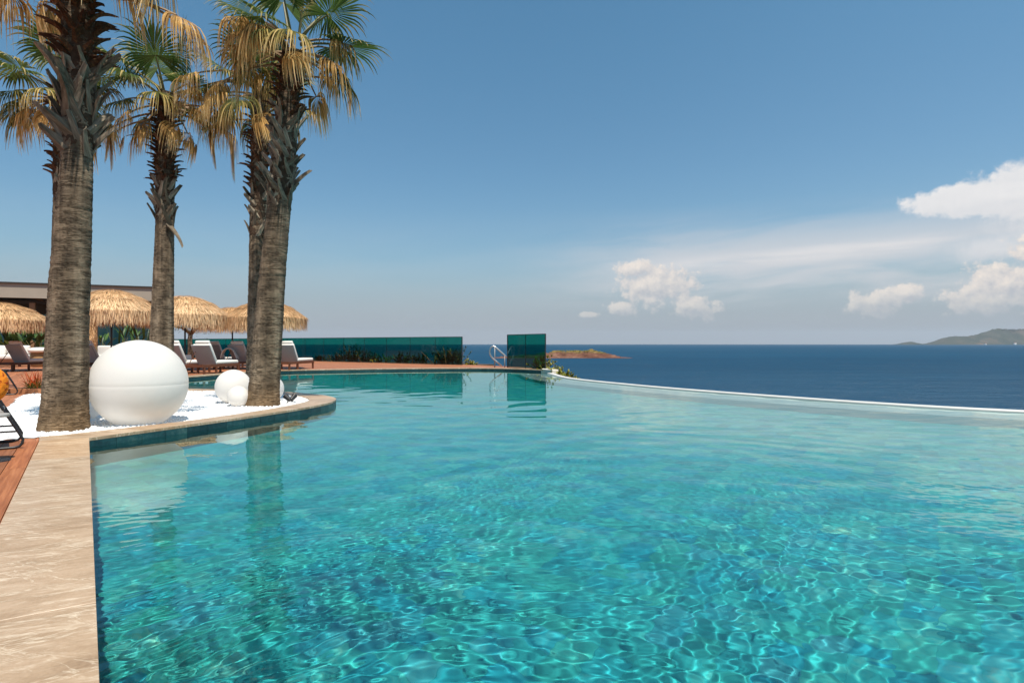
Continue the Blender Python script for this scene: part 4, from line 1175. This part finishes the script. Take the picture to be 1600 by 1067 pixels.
def umb(px, Z, rz, zs, label):
    r = dup(U, (*px_pt(px, Z), uz), rz, label); r.scale = (1, 1, zs); return r
umb(-3, 22.8, 1.0, 0.86, 'straw umbrella cut off by the left picture edge')
umb(289, 24.0, 2.1, 0.97, 'straw umbrella right of the slim palm trunk')
umb(415, 25.2, 3.3, 0.94, 'straw umbrella behind the leaning palm trunk, rightmost of the row')
umb(363, 28.5, 4.0, 0.91, 'straw umbrella half hidden between two others in the rear row')
def folded():
    Z = 27.0; root = thing('folded_umbrella', 'folded shaggy straw umbrella right behind the thickest palm', 'umbrella', (*px_pt(141, Z), uz))
    rnd = random.Random(4); mb = MB(); ts, rr = [], []
    for k in range(900):
        a = rnd.random() * 6.28; z = rnd.uniform(1.2, 2.5); r0 = 0.17 + 0.05 * rnd.random()
        p = Vector((r0 * math.cos(a), r0 * math.sin(a), z)); o = len(mb.v); r = rnd.random(); side = Vector((-math.sin(a), math.cos(a), 0)) * 0.012
        for i in range(3):
            mb.v += [tuple(p - side), tuple(p + side)]; ts += [i / 3] * 2; rr += [r] * 2
            p = p + Vector((0.02 * math.cos(a) + rnd.uniform(-.03, .03), 0.02 * math.sin(a), -0.16))
        for i in range(2): q = o + 2 * i; mb.f.append((q, q + 1, q + 3, q + 2)); mb.m.append(0)
    mb.a = {'t': ts, 'r': rr}; stuff(mb.build('thatch', M['thatch'], root))
    mb = MB(); mb.lathe([(0.02, 2.55), (0.14, 2.3), (0.17, 1.6), (0.13, 1.0), (0.02, 0.95)], 14); mb.build('canopy', M['thatch_mat'], root, smooth=True)
    mb = MB(); mb.tube([(0, 0, 0), (0, 0, 1.3)], 0.03, 8); mb.build('pole', M['black_metal'], root)
    mb = MB(); mb.lathe([(0.001, 0.05), (0.26, 0.045), (0.27, 0)], 20); mb.build('base_plate', M['black_metal'], root)
folded()

# ------------------------------------------------------------------ loungers (+X from head to foot)
def lounger_proto(label, loc, rz):
    root = thing('sun_lounger', label, 'sun lounger', loc, rz, 'teak sun loungers on the pool deck')
    mb = MB()
    for s in (-1, 1): mb.rbox((1.0, s * 0.35, 0.27), (2.0, 0.045, 0.09), 0.008)
    for x in (0.02, 1.98): mb.rbox((x, 0, 0.27), (0.045, 0.655, 0.088), 0.008)
    mb.build('frame', M['teak'], root)
    for x in (0.10, 0.72, 1.93):
        for s in (-1, 1): mb = MB(); mb.rbox((x, s * 0.345, 0.125), (0.075, 0.05, 0.25), 0.006); mb.build('leg', M['teak'], root)
    for k in range(9): mb = MB(); mb.box((0.82 + k * 0.125, 0, 0.305), (0.07, 0.65, 0.016)); mb.build('slat', M['teak'], root)
    mb = MB(); mb.rbox((1.36, 0, 0.375), (1.25, 0.68, 0.12), 0.045); mb.build('seat_cushion', M['cushion'], root, smooth=True)
    # backrest leans back towards -X
    T = Matrix.Translation((0.74, 0, 0.32)) @ Matrix.Rotation(R(60), 4, 'Y') @ Matrix.Scale(-1, 4, (1, 0, 0))
    mb = MB(); mb.rbox((0.36, 0, 0.0), (0.76, 0.69, 0.035), 0.012, T); mb.build('backrest', M['sling'], root)
    mb = MB(); mb.rbox((0.36, 0, 0.075), (0.74, 0.66, 0.11), 0.045, T); mb.build('back_cushion', M['cushion'], root, smooth=True)
    mb = MB(); mb.rbox((0.72, 0, 0.15), (0.20, 0.52, 0.10), 0.04, T); mb.build('head_pillow', M['cushion'], root, smooth=True)
    mb = MB(); mb.tube([T @ Vector((0.5, 0.25, -0.03)), (0.10, 0.25, 0.26)], 0.012, 6); mb.build('support', M['teak'], root)
    return root
def head_at(px, Z): x, y = px_pt(px, Z); return (x, y, uz)
LZ = R(80)
LG = lounger_proto('sun lounger in front of the long glass screen, right of the leaning palm', head_at(437, 23.8), LZ)
def lng(px, Z, label, rz=LZ): return dup(LG, head_at(px, Z), rz, label)
lng(252, 20.4, 'sun lounger half hidden by the huge white sphere, nearest the pool')
lng(301, 20.5, 'front row sun lounger left of the leaning palm, seat ending at its trunk')
lng(320, 25.2, 'sun lounger in the rear row between two front row backrests', R(78))
lng(358, 24.2, 'sun lounger beside the leaning palm with a white towel hung over its edge', R(79))
lng(3, 22.8, 'sun lounger at the left picture edge, left of the thickest palm', R(78))
lng(116, 22.8, 'sun lounger peeking out between thickest palm and the huge sphere', R(78))
def towel():
    Z = 24.6; root = tag(link('towel', None, None, (*px_pt(359, Z), 0.46), R(10)), 'white towel hung over the edge of a rear lounger', 'towel')
    mb = MB(); n = 12
    prof = [(-0.30, 0.0), (-0.27, 0.16), (-0.2, 0.30), (-0.08, 0.37), (0.06, 0.36), (0.17, 0.27), (0.25, 0.1), (0.30, -0.04)]
    vs = []
    for th in (0.0, 0.022):
        for x, z in prof:
            for j in range(6): vs.append((x * (1 - th), -0.22 + 0.088 * j, z - th + 0.012 * math.sin(j * 2.1 + x * 9)))
    m = len(prof) * 6; fs = []
    for i in range(len(prof) - 1):
        for j in range(5):
            a = i * 6 + j; fs += [(a, a + 1, a + 7, a + 6), (m + a, m + a + 6, m + a + 7, m + a + 1)]
        for j in (0, 5): a = i * 6 + j; fs.append((a, a + 6, m + a + 6, m + a))
    mb.add(vs, fs); mb.build('cloth', M['cushion'], root, smooth=True)
towel()
def side_table(px, Z, label):
    root = thing('side_table', label, 'side table', (*px_pt(px, Z), uz), R(30), 'low tables between the loungers')
    mb = MB(); mb.rbox((0, 0, 0.41), (0.5, 0.5, 0.035), 0.008); mb.build('tabletop', M['cushion'], root)
    mb = MB(); mb.rbox((0, 0, 0.36), (0.46, 0.46, 0.06), 0.006); mb.build('apron', M['teak'], root)
    for sx in (-1, 1):
        for sy in (-1, 1): mb = MB(); mb.rbox((sx * 0.2, sy * 0.2, 0.165), (0.05, 0.05, 0.33), 0.005); mb.build('leg', M['teak'], root)
side_table(292, 23.4, 'low white topped table beside the black umbrella pole')
def folded_stack(px, Z, z, label):
    root = thing('folded_towels', label, 'towels', (*px_pt(px, Z), z), R(30))
    for k in range(3): mb = MB(); mb.rbox((0, 0, 0.03 + 0.055 * k), (0.32 - 0.02 * k, 0.22, 0.05), 0.02); mb.build('towel', M['cushion'], root, smooth=True)
folded_stack(292, 23.4, uz + 0.4275, 'stack of folded white towels on the low table by the pole')

# ------------------------------------------------------------------ building with flat roof at left
def pavilion():
    a = Vector((-28.3, 34.6)); b = Vector((-21.3, 37.75)); d = (b - a).normalized(); n = Vector((-d.y, d.x)); a2 = a - d * 18
    L = (b - a2).length
    root = thing('pavilion', 'flat roofed grey pavilion with blue green glass wall behind the umbrellas', 'building', (a2.x, a2.y, 0), math.atan2(d.y, d.x))
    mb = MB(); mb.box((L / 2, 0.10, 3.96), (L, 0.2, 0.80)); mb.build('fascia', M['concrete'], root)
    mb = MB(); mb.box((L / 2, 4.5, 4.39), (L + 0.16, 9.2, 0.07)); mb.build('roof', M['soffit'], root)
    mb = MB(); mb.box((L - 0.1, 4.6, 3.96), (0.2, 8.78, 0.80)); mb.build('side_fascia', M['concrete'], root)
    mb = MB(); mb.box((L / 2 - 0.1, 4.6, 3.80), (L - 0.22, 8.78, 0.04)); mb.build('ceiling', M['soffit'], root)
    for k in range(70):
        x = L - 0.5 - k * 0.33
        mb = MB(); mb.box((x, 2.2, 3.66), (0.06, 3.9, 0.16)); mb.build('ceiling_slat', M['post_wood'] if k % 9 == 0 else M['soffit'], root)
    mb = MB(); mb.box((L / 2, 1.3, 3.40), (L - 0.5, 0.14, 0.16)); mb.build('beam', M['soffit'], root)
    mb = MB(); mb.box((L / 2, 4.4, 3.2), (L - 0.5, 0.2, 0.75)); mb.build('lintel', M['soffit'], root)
    for x in (L - 0.35, L - 3.35, L - 6.35, L - 11, L - 16):
        mb = MB(); mb.rbox((x, 0.55, 1.66), (0.26, 0.26, 3.32), 0.01); mb.build('column', M['post_wood'], root)
    for k in range(9):
        x = L - 1.2 - k * 2.5
        mb = MB(); mb.box((x, 4.4, 1.42), (2.44, 0.03, 2.78)); mb.build('window_pane', M['pane'], root)
        mb = MB(); mb.box((x - 1.25, 4.4, 1.42), (0.055, 0.07, 2.80)); mb.build('window_frame', M['dark_frame'], root)
    mb = MB(); mb.box((L / 2, 8.7, 1.6), (L - 0.4, 0.2, 3.4)); mb.build('back_wall', M['cream'], root)
    mb = MB(); mb.box((L / 2, 4.5, 0.0), (L, 9.0, 0.06)); mb.build('floor', M['concrete'], root)
nt, b = mat('pane', 0.08, 0.6)
b.inputs['Base Color'].default_value = (0.06, 0.22, 0.25, 1)
pavilion()
def big_leaf_plant(px, Z, h, n, label, seed, w=0.13, mk='leaf_dark'):
    rnd = random.Random(seed); random.seed(seed)
    root = thing('leafy_plant', label, 'plant', (*px_pt(px, Z), 0), 0, 'leafy plants in front of the pavilion')
    for k in range(n):
        mb = MB(); ts, rr = [], []; a = rnd.random() * 6.28; e = rnd.uniform(0.8, 1.4); hs = h * rnd.uniform(0.4, 0.75)
        d = Vector((math.cos(a) * math.cos(e), math.sin(a) * math.cos(e), math.sin(e)))
        st = MB(); st.tube([(0, 0, 0), d * hs * 0.5, d * hs], [0.02, 0.016, 0.01], 5)
        blade(mb, ts, rr, d * hs, d, h * rnd.uniform(0.4, 0.6), w * rnd.uniform(0.7, 1.1), rnd.uniform(0.6, 2.0), 6)
        mb.a = {'t': ts, 'r': rr}; lf = mb.build('leaf', M[mk], root); st.build('stem', M['petiole_green'], lf)
for k, (px, Z, h, n, lab) in enumerate([(6, 31, 1.7, 10, 'dark leafy plant under the umbrella at the left picture edge'), (20, 31.4, 2.1, 14, 'tallest dark leafy plant left of the thickest palm'), (36, 31, 2.0, 14, 'dark leafy plant, second left of the thickest palm'), (50, 31.5, 1.9, 13, 'dark leafy plant between lounger and pavilion, near the thickest palm'), (65, 31, 2.4, 9, 'dark leafy plant touching the thickest palm in view'),
        (156, 32, 2.0, 7, 'thin leafy plant beside the wooden pavilion column'), (185, 31.5, 2.2, 8, 'arching leafy plant seen under the tallest umbrella'), (206, 31.5, 1.9, 8, 'leafy plant above the huge sphere'), (226, 31.5, 2.4, 9, 'leafy plant left of the slim palm trunk')]):
    big_leaf_plant(px, Z, h, n, lab, 200 + k, 0.15 if k < 5 else 0.07)
def sofa():
    root = thing('outdoor_sofa', 'white cushioned outdoor sofa below the plants at the left edge', 'sofa', (*px_pt(4, 27.5), uz), R(10))
    mb = MB(); mb.rbox((0, 0, 0.2), (1.9, 0.85, 0.24), 0.02); mb.build('frame', M['teak'], root)
    for sx in (-1, 1): mb = MB(); mb.rbox((sx * 0.46, -0.03, 0.43), (0.9, 0.8, 0.2), 0.06); mb.build('seat_cushion', M['cushion'], root, smooth=True)
    for sx in (-1, 1): mb = MB(); mb.rbox((sx * 0.46, 0.33, 0.72), (0.88, 0.2, 0.42), 0.07); mb.build('back_cushion', M['cushion'], root, smooth=True)
    for sx in (-1, 1):
        for sy in (-1, 1): mb = MB(); mb.rbox((sx * 0.85, sy * 0.35, 0.045), (0.08, 0.08, 0.09), 0.005); mb.build('leg', M['teak'], root)
    root2 = thing('pouf', 'round cream pouf between lounger and thickest palm', 'pouf', (*px_pt(63, 27.5), uz), 0)
    mb = MB(); mb.lathe([(0.001, 0.0), (0.3, 0.0), (0.34, 0.04), (0.34, 0.6), (0.30, 0.62)], 24); mb.build('basket', M['thatch_mat'], root2, smooth=True)
    mb = MB(); mb.lathe([(0.30, 0.62), (0.42, 0.64), (0.46, 0.72), (0.42, 0.80), (0.25, 0.84), (0.001, 0.85)], 24); mb.build('cushion', M['cushion'], root2, smooth=True)
    r3 = thing('armchair', 'white cushioned armchair seen past the thickest palm trunk', 'armchair', (*px_pt(154, 27.8), uz), R(-20))
    mb = MB(); mb.rbox((0, 0, 0.22), (0.9, 0.85, 0.2), 0.02); mb.build('frame', M['teak'], r3)
    mb = MB(); mb.rbox((0, -0.02, 0.42), (0.84, 0.78, 0.2), 0.06); mb.build('seat_cushion', M['cushion'], r3, smooth=True)
    mb = MB(); mb.rbox((0, 0.33, 0.7), (0.84, 0.2, 0.45), 0.07); mb.build('back_cushion', M['cushion'], r3, smooth=True)
    for sx in (-1, 1): mb = MB(); mb.rbox((sx * 0.4, 0, 0.06), (0.08, 0.7, 0.12), 0.005); mb.build('leg', M['teak'], r3)
sofa()
def small_tree():
    root = thing('small_tree', 'small dark tree with a bare stem behind the straw umbrella', 'tree', (*px_pt(297, 36), 0))
    mb = MB(); mb.tube([(0, 0, -0.1), (0.03, 0, 0.6), (-0.02, 0, 1.2), (0.06, 0, 1.75)], [0.2, 0.15, 0.13, 0.11], 10)
    rnd = random.Random(6); random.seed(6); tips = []
    for k in range(7):
        a = k * 0.9; e = rnd.uniform(0.15, 0.9); q = Vector((0.05, 0, 1.6)) + Vector((math.cos(a) * math.cos(e), math.sin(a) * math.cos(e), math.sin(e))) * rnd.uniform(0.7, 1.1)
        mb.tube([(0.05, 0, 1.5), (Vector((0.05, 0, 1.55)) + q) / 2 + Vector((0, 0, 0.1)), q], [0.07, 0.045, 0.02], 6); tips.append(q)
    mb.build('trunk', M['bark'], root, smooth=True)
    mb = MB(); ts, rr = [], []
    for q in tips:
        for k in range(170):
            p = q + Vector((rnd.gauss(0, 0.34), rnd.gauss(0, 0.34), rnd.gauss(0.12, 0.2))); a = rnd.random() * 6.28; e = rnd.uniform(-0.3, 1.2)
            blade(mb, ts, rr, p, (math.cos(a) * math.cos(e), math.sin(a) * math.cos(e), math.sin(e)), rnd.uniform(0.10, 0.2), 0.018, 0.4, 2)
    mb.a = {'t': ts, 'r': rr}; mb.build('crown', M['leaf_dark'], root)
small_tree()

# ------------------------------------------------------------------ foreground left: orange chairs, pedestal table, flower kerb
def chair_proto(label, loc, rz, s=1.0):
    """low sled-base armchair with a round orange cushion. +X is the side that shows."""
    root = thing('orange_chair', label, 'armchair', loc, rz, 'black sled chairs on the deck')
    for y in (-0.27, 0.27):
        mb = MB()
        pts = [(-0.30, y, 0.86), (-0.12, y, 0.52), (0.02, y, 0.43), (0.16, y, 0.16), (0.195, y, 0.085), (0.19, y, 0.045), (0.165, y, 0.018), (0.12, y, 0.012), (-0.40, y, 0.012), (-0.46, y, 0.03), (-0.48, y, 0.07), (-0.46, y, 0.36)]
        mb.tube(pts, 0.0125, 8); mb.build('leg_frame', M['black_metal'], root, smooth=True)
        mb = MB(); mb.tube([(0.15, y, 0.165), (-0.47, y, 0.175)], 0.009, 7); mb.build('stretcher', M['black_metal'], root)
    mb = MB(); mb.rbox((-0.22, 0, 0.355), (0.56, 0.56, 0.03), 0.01); mb.build('seat', M['grey_top'], root)
    mb = MB(); prof = [(0.001, -0.07), (0.13, -0.065), (0.185, -0.04), (0.2, 0.0), (0.185, 0.04), (0.13, 0.065), (0.001, 0.07)]
    mb.lathe(prof, 28); T = Matrix.Translation((-0.105, 0, 0.60)) @ Matrix.Rotation(R(90), 4, 'X') @ Matrix.Rotation(R(8), 4, 'Y')
    mb.v = [tuple(T @ Vector(v)) for v in mb.v]; mb.build('cushion', M['orange_cloth'], root, smooth=True)
    mb = MB(); mb.tube([(-0.34, -0.27, 0.84), (-0.34, 0.27, 0.84)], 0.0125, 8); mb.build('back_bar', M['black_metal'], root)
    return root
ch = chair_proto('orange cushioned black sled chair at the left picture edge', (-5.01, 6.09, 0.0), R(39))
ch2 = dup(ch, (-10.12, 12.49, uz), R(39), 'farther black sled chair without cushion, behind the orange one')
for c_ in list(ch2.children):
    if c_.name.startswith(('cushion', 'back_bar')): bpy.data.objects.remove(c_)
tb = thing('pedestal_table', 'small round pedestal table with black post at the left edge', 'side table', (-4.42, 5.34, 0.0))
mb = MB(); mb.lathe([(0.001, 0.008), (0.115, 0.008), (0.12, 0.0)], 28); mb.build('base_plate', M['black_metal'], tb)
mb = MB(); mb.tube([(0, 0, 0.005), (0, 0, 0.375)], 0.014, 10); mb.build('post', M['black_metal'], tb)
mb = MB(); mb.lathe([(0.001, 0.375), (0.105, 0.375), (0.11, 0.38), (0.11, 0.395), (0.105, 0.4), (0.001, 0.4)], 28); mb.build('tabletop', M['grey_top'], tb)
kb = thing('flower_trough', 'low terracotta trough at the far corner of the pebble bed', 'trough', (*px_pt(52, 12.75), uz), R(20))
mb = MB(); mb.rbox((0, 0, 0.05), (0.75, 0.30, 0.12), 0.01); mb.build('box', M['terracotta'], kb)
mb = MB(); mb.box((0, 0, 0.108), (0.68, 0.24, 0.012)); mb.build('soil', M['soil'], kb)
tuft('flowering_grass', 'leaf_red', (*px_pt(54, 12.75), 0.09), 150, 0.40, 0.13, 0.006, 'green grassy plant with red tips growing in the terracotta trough', 'plant', seed=77)
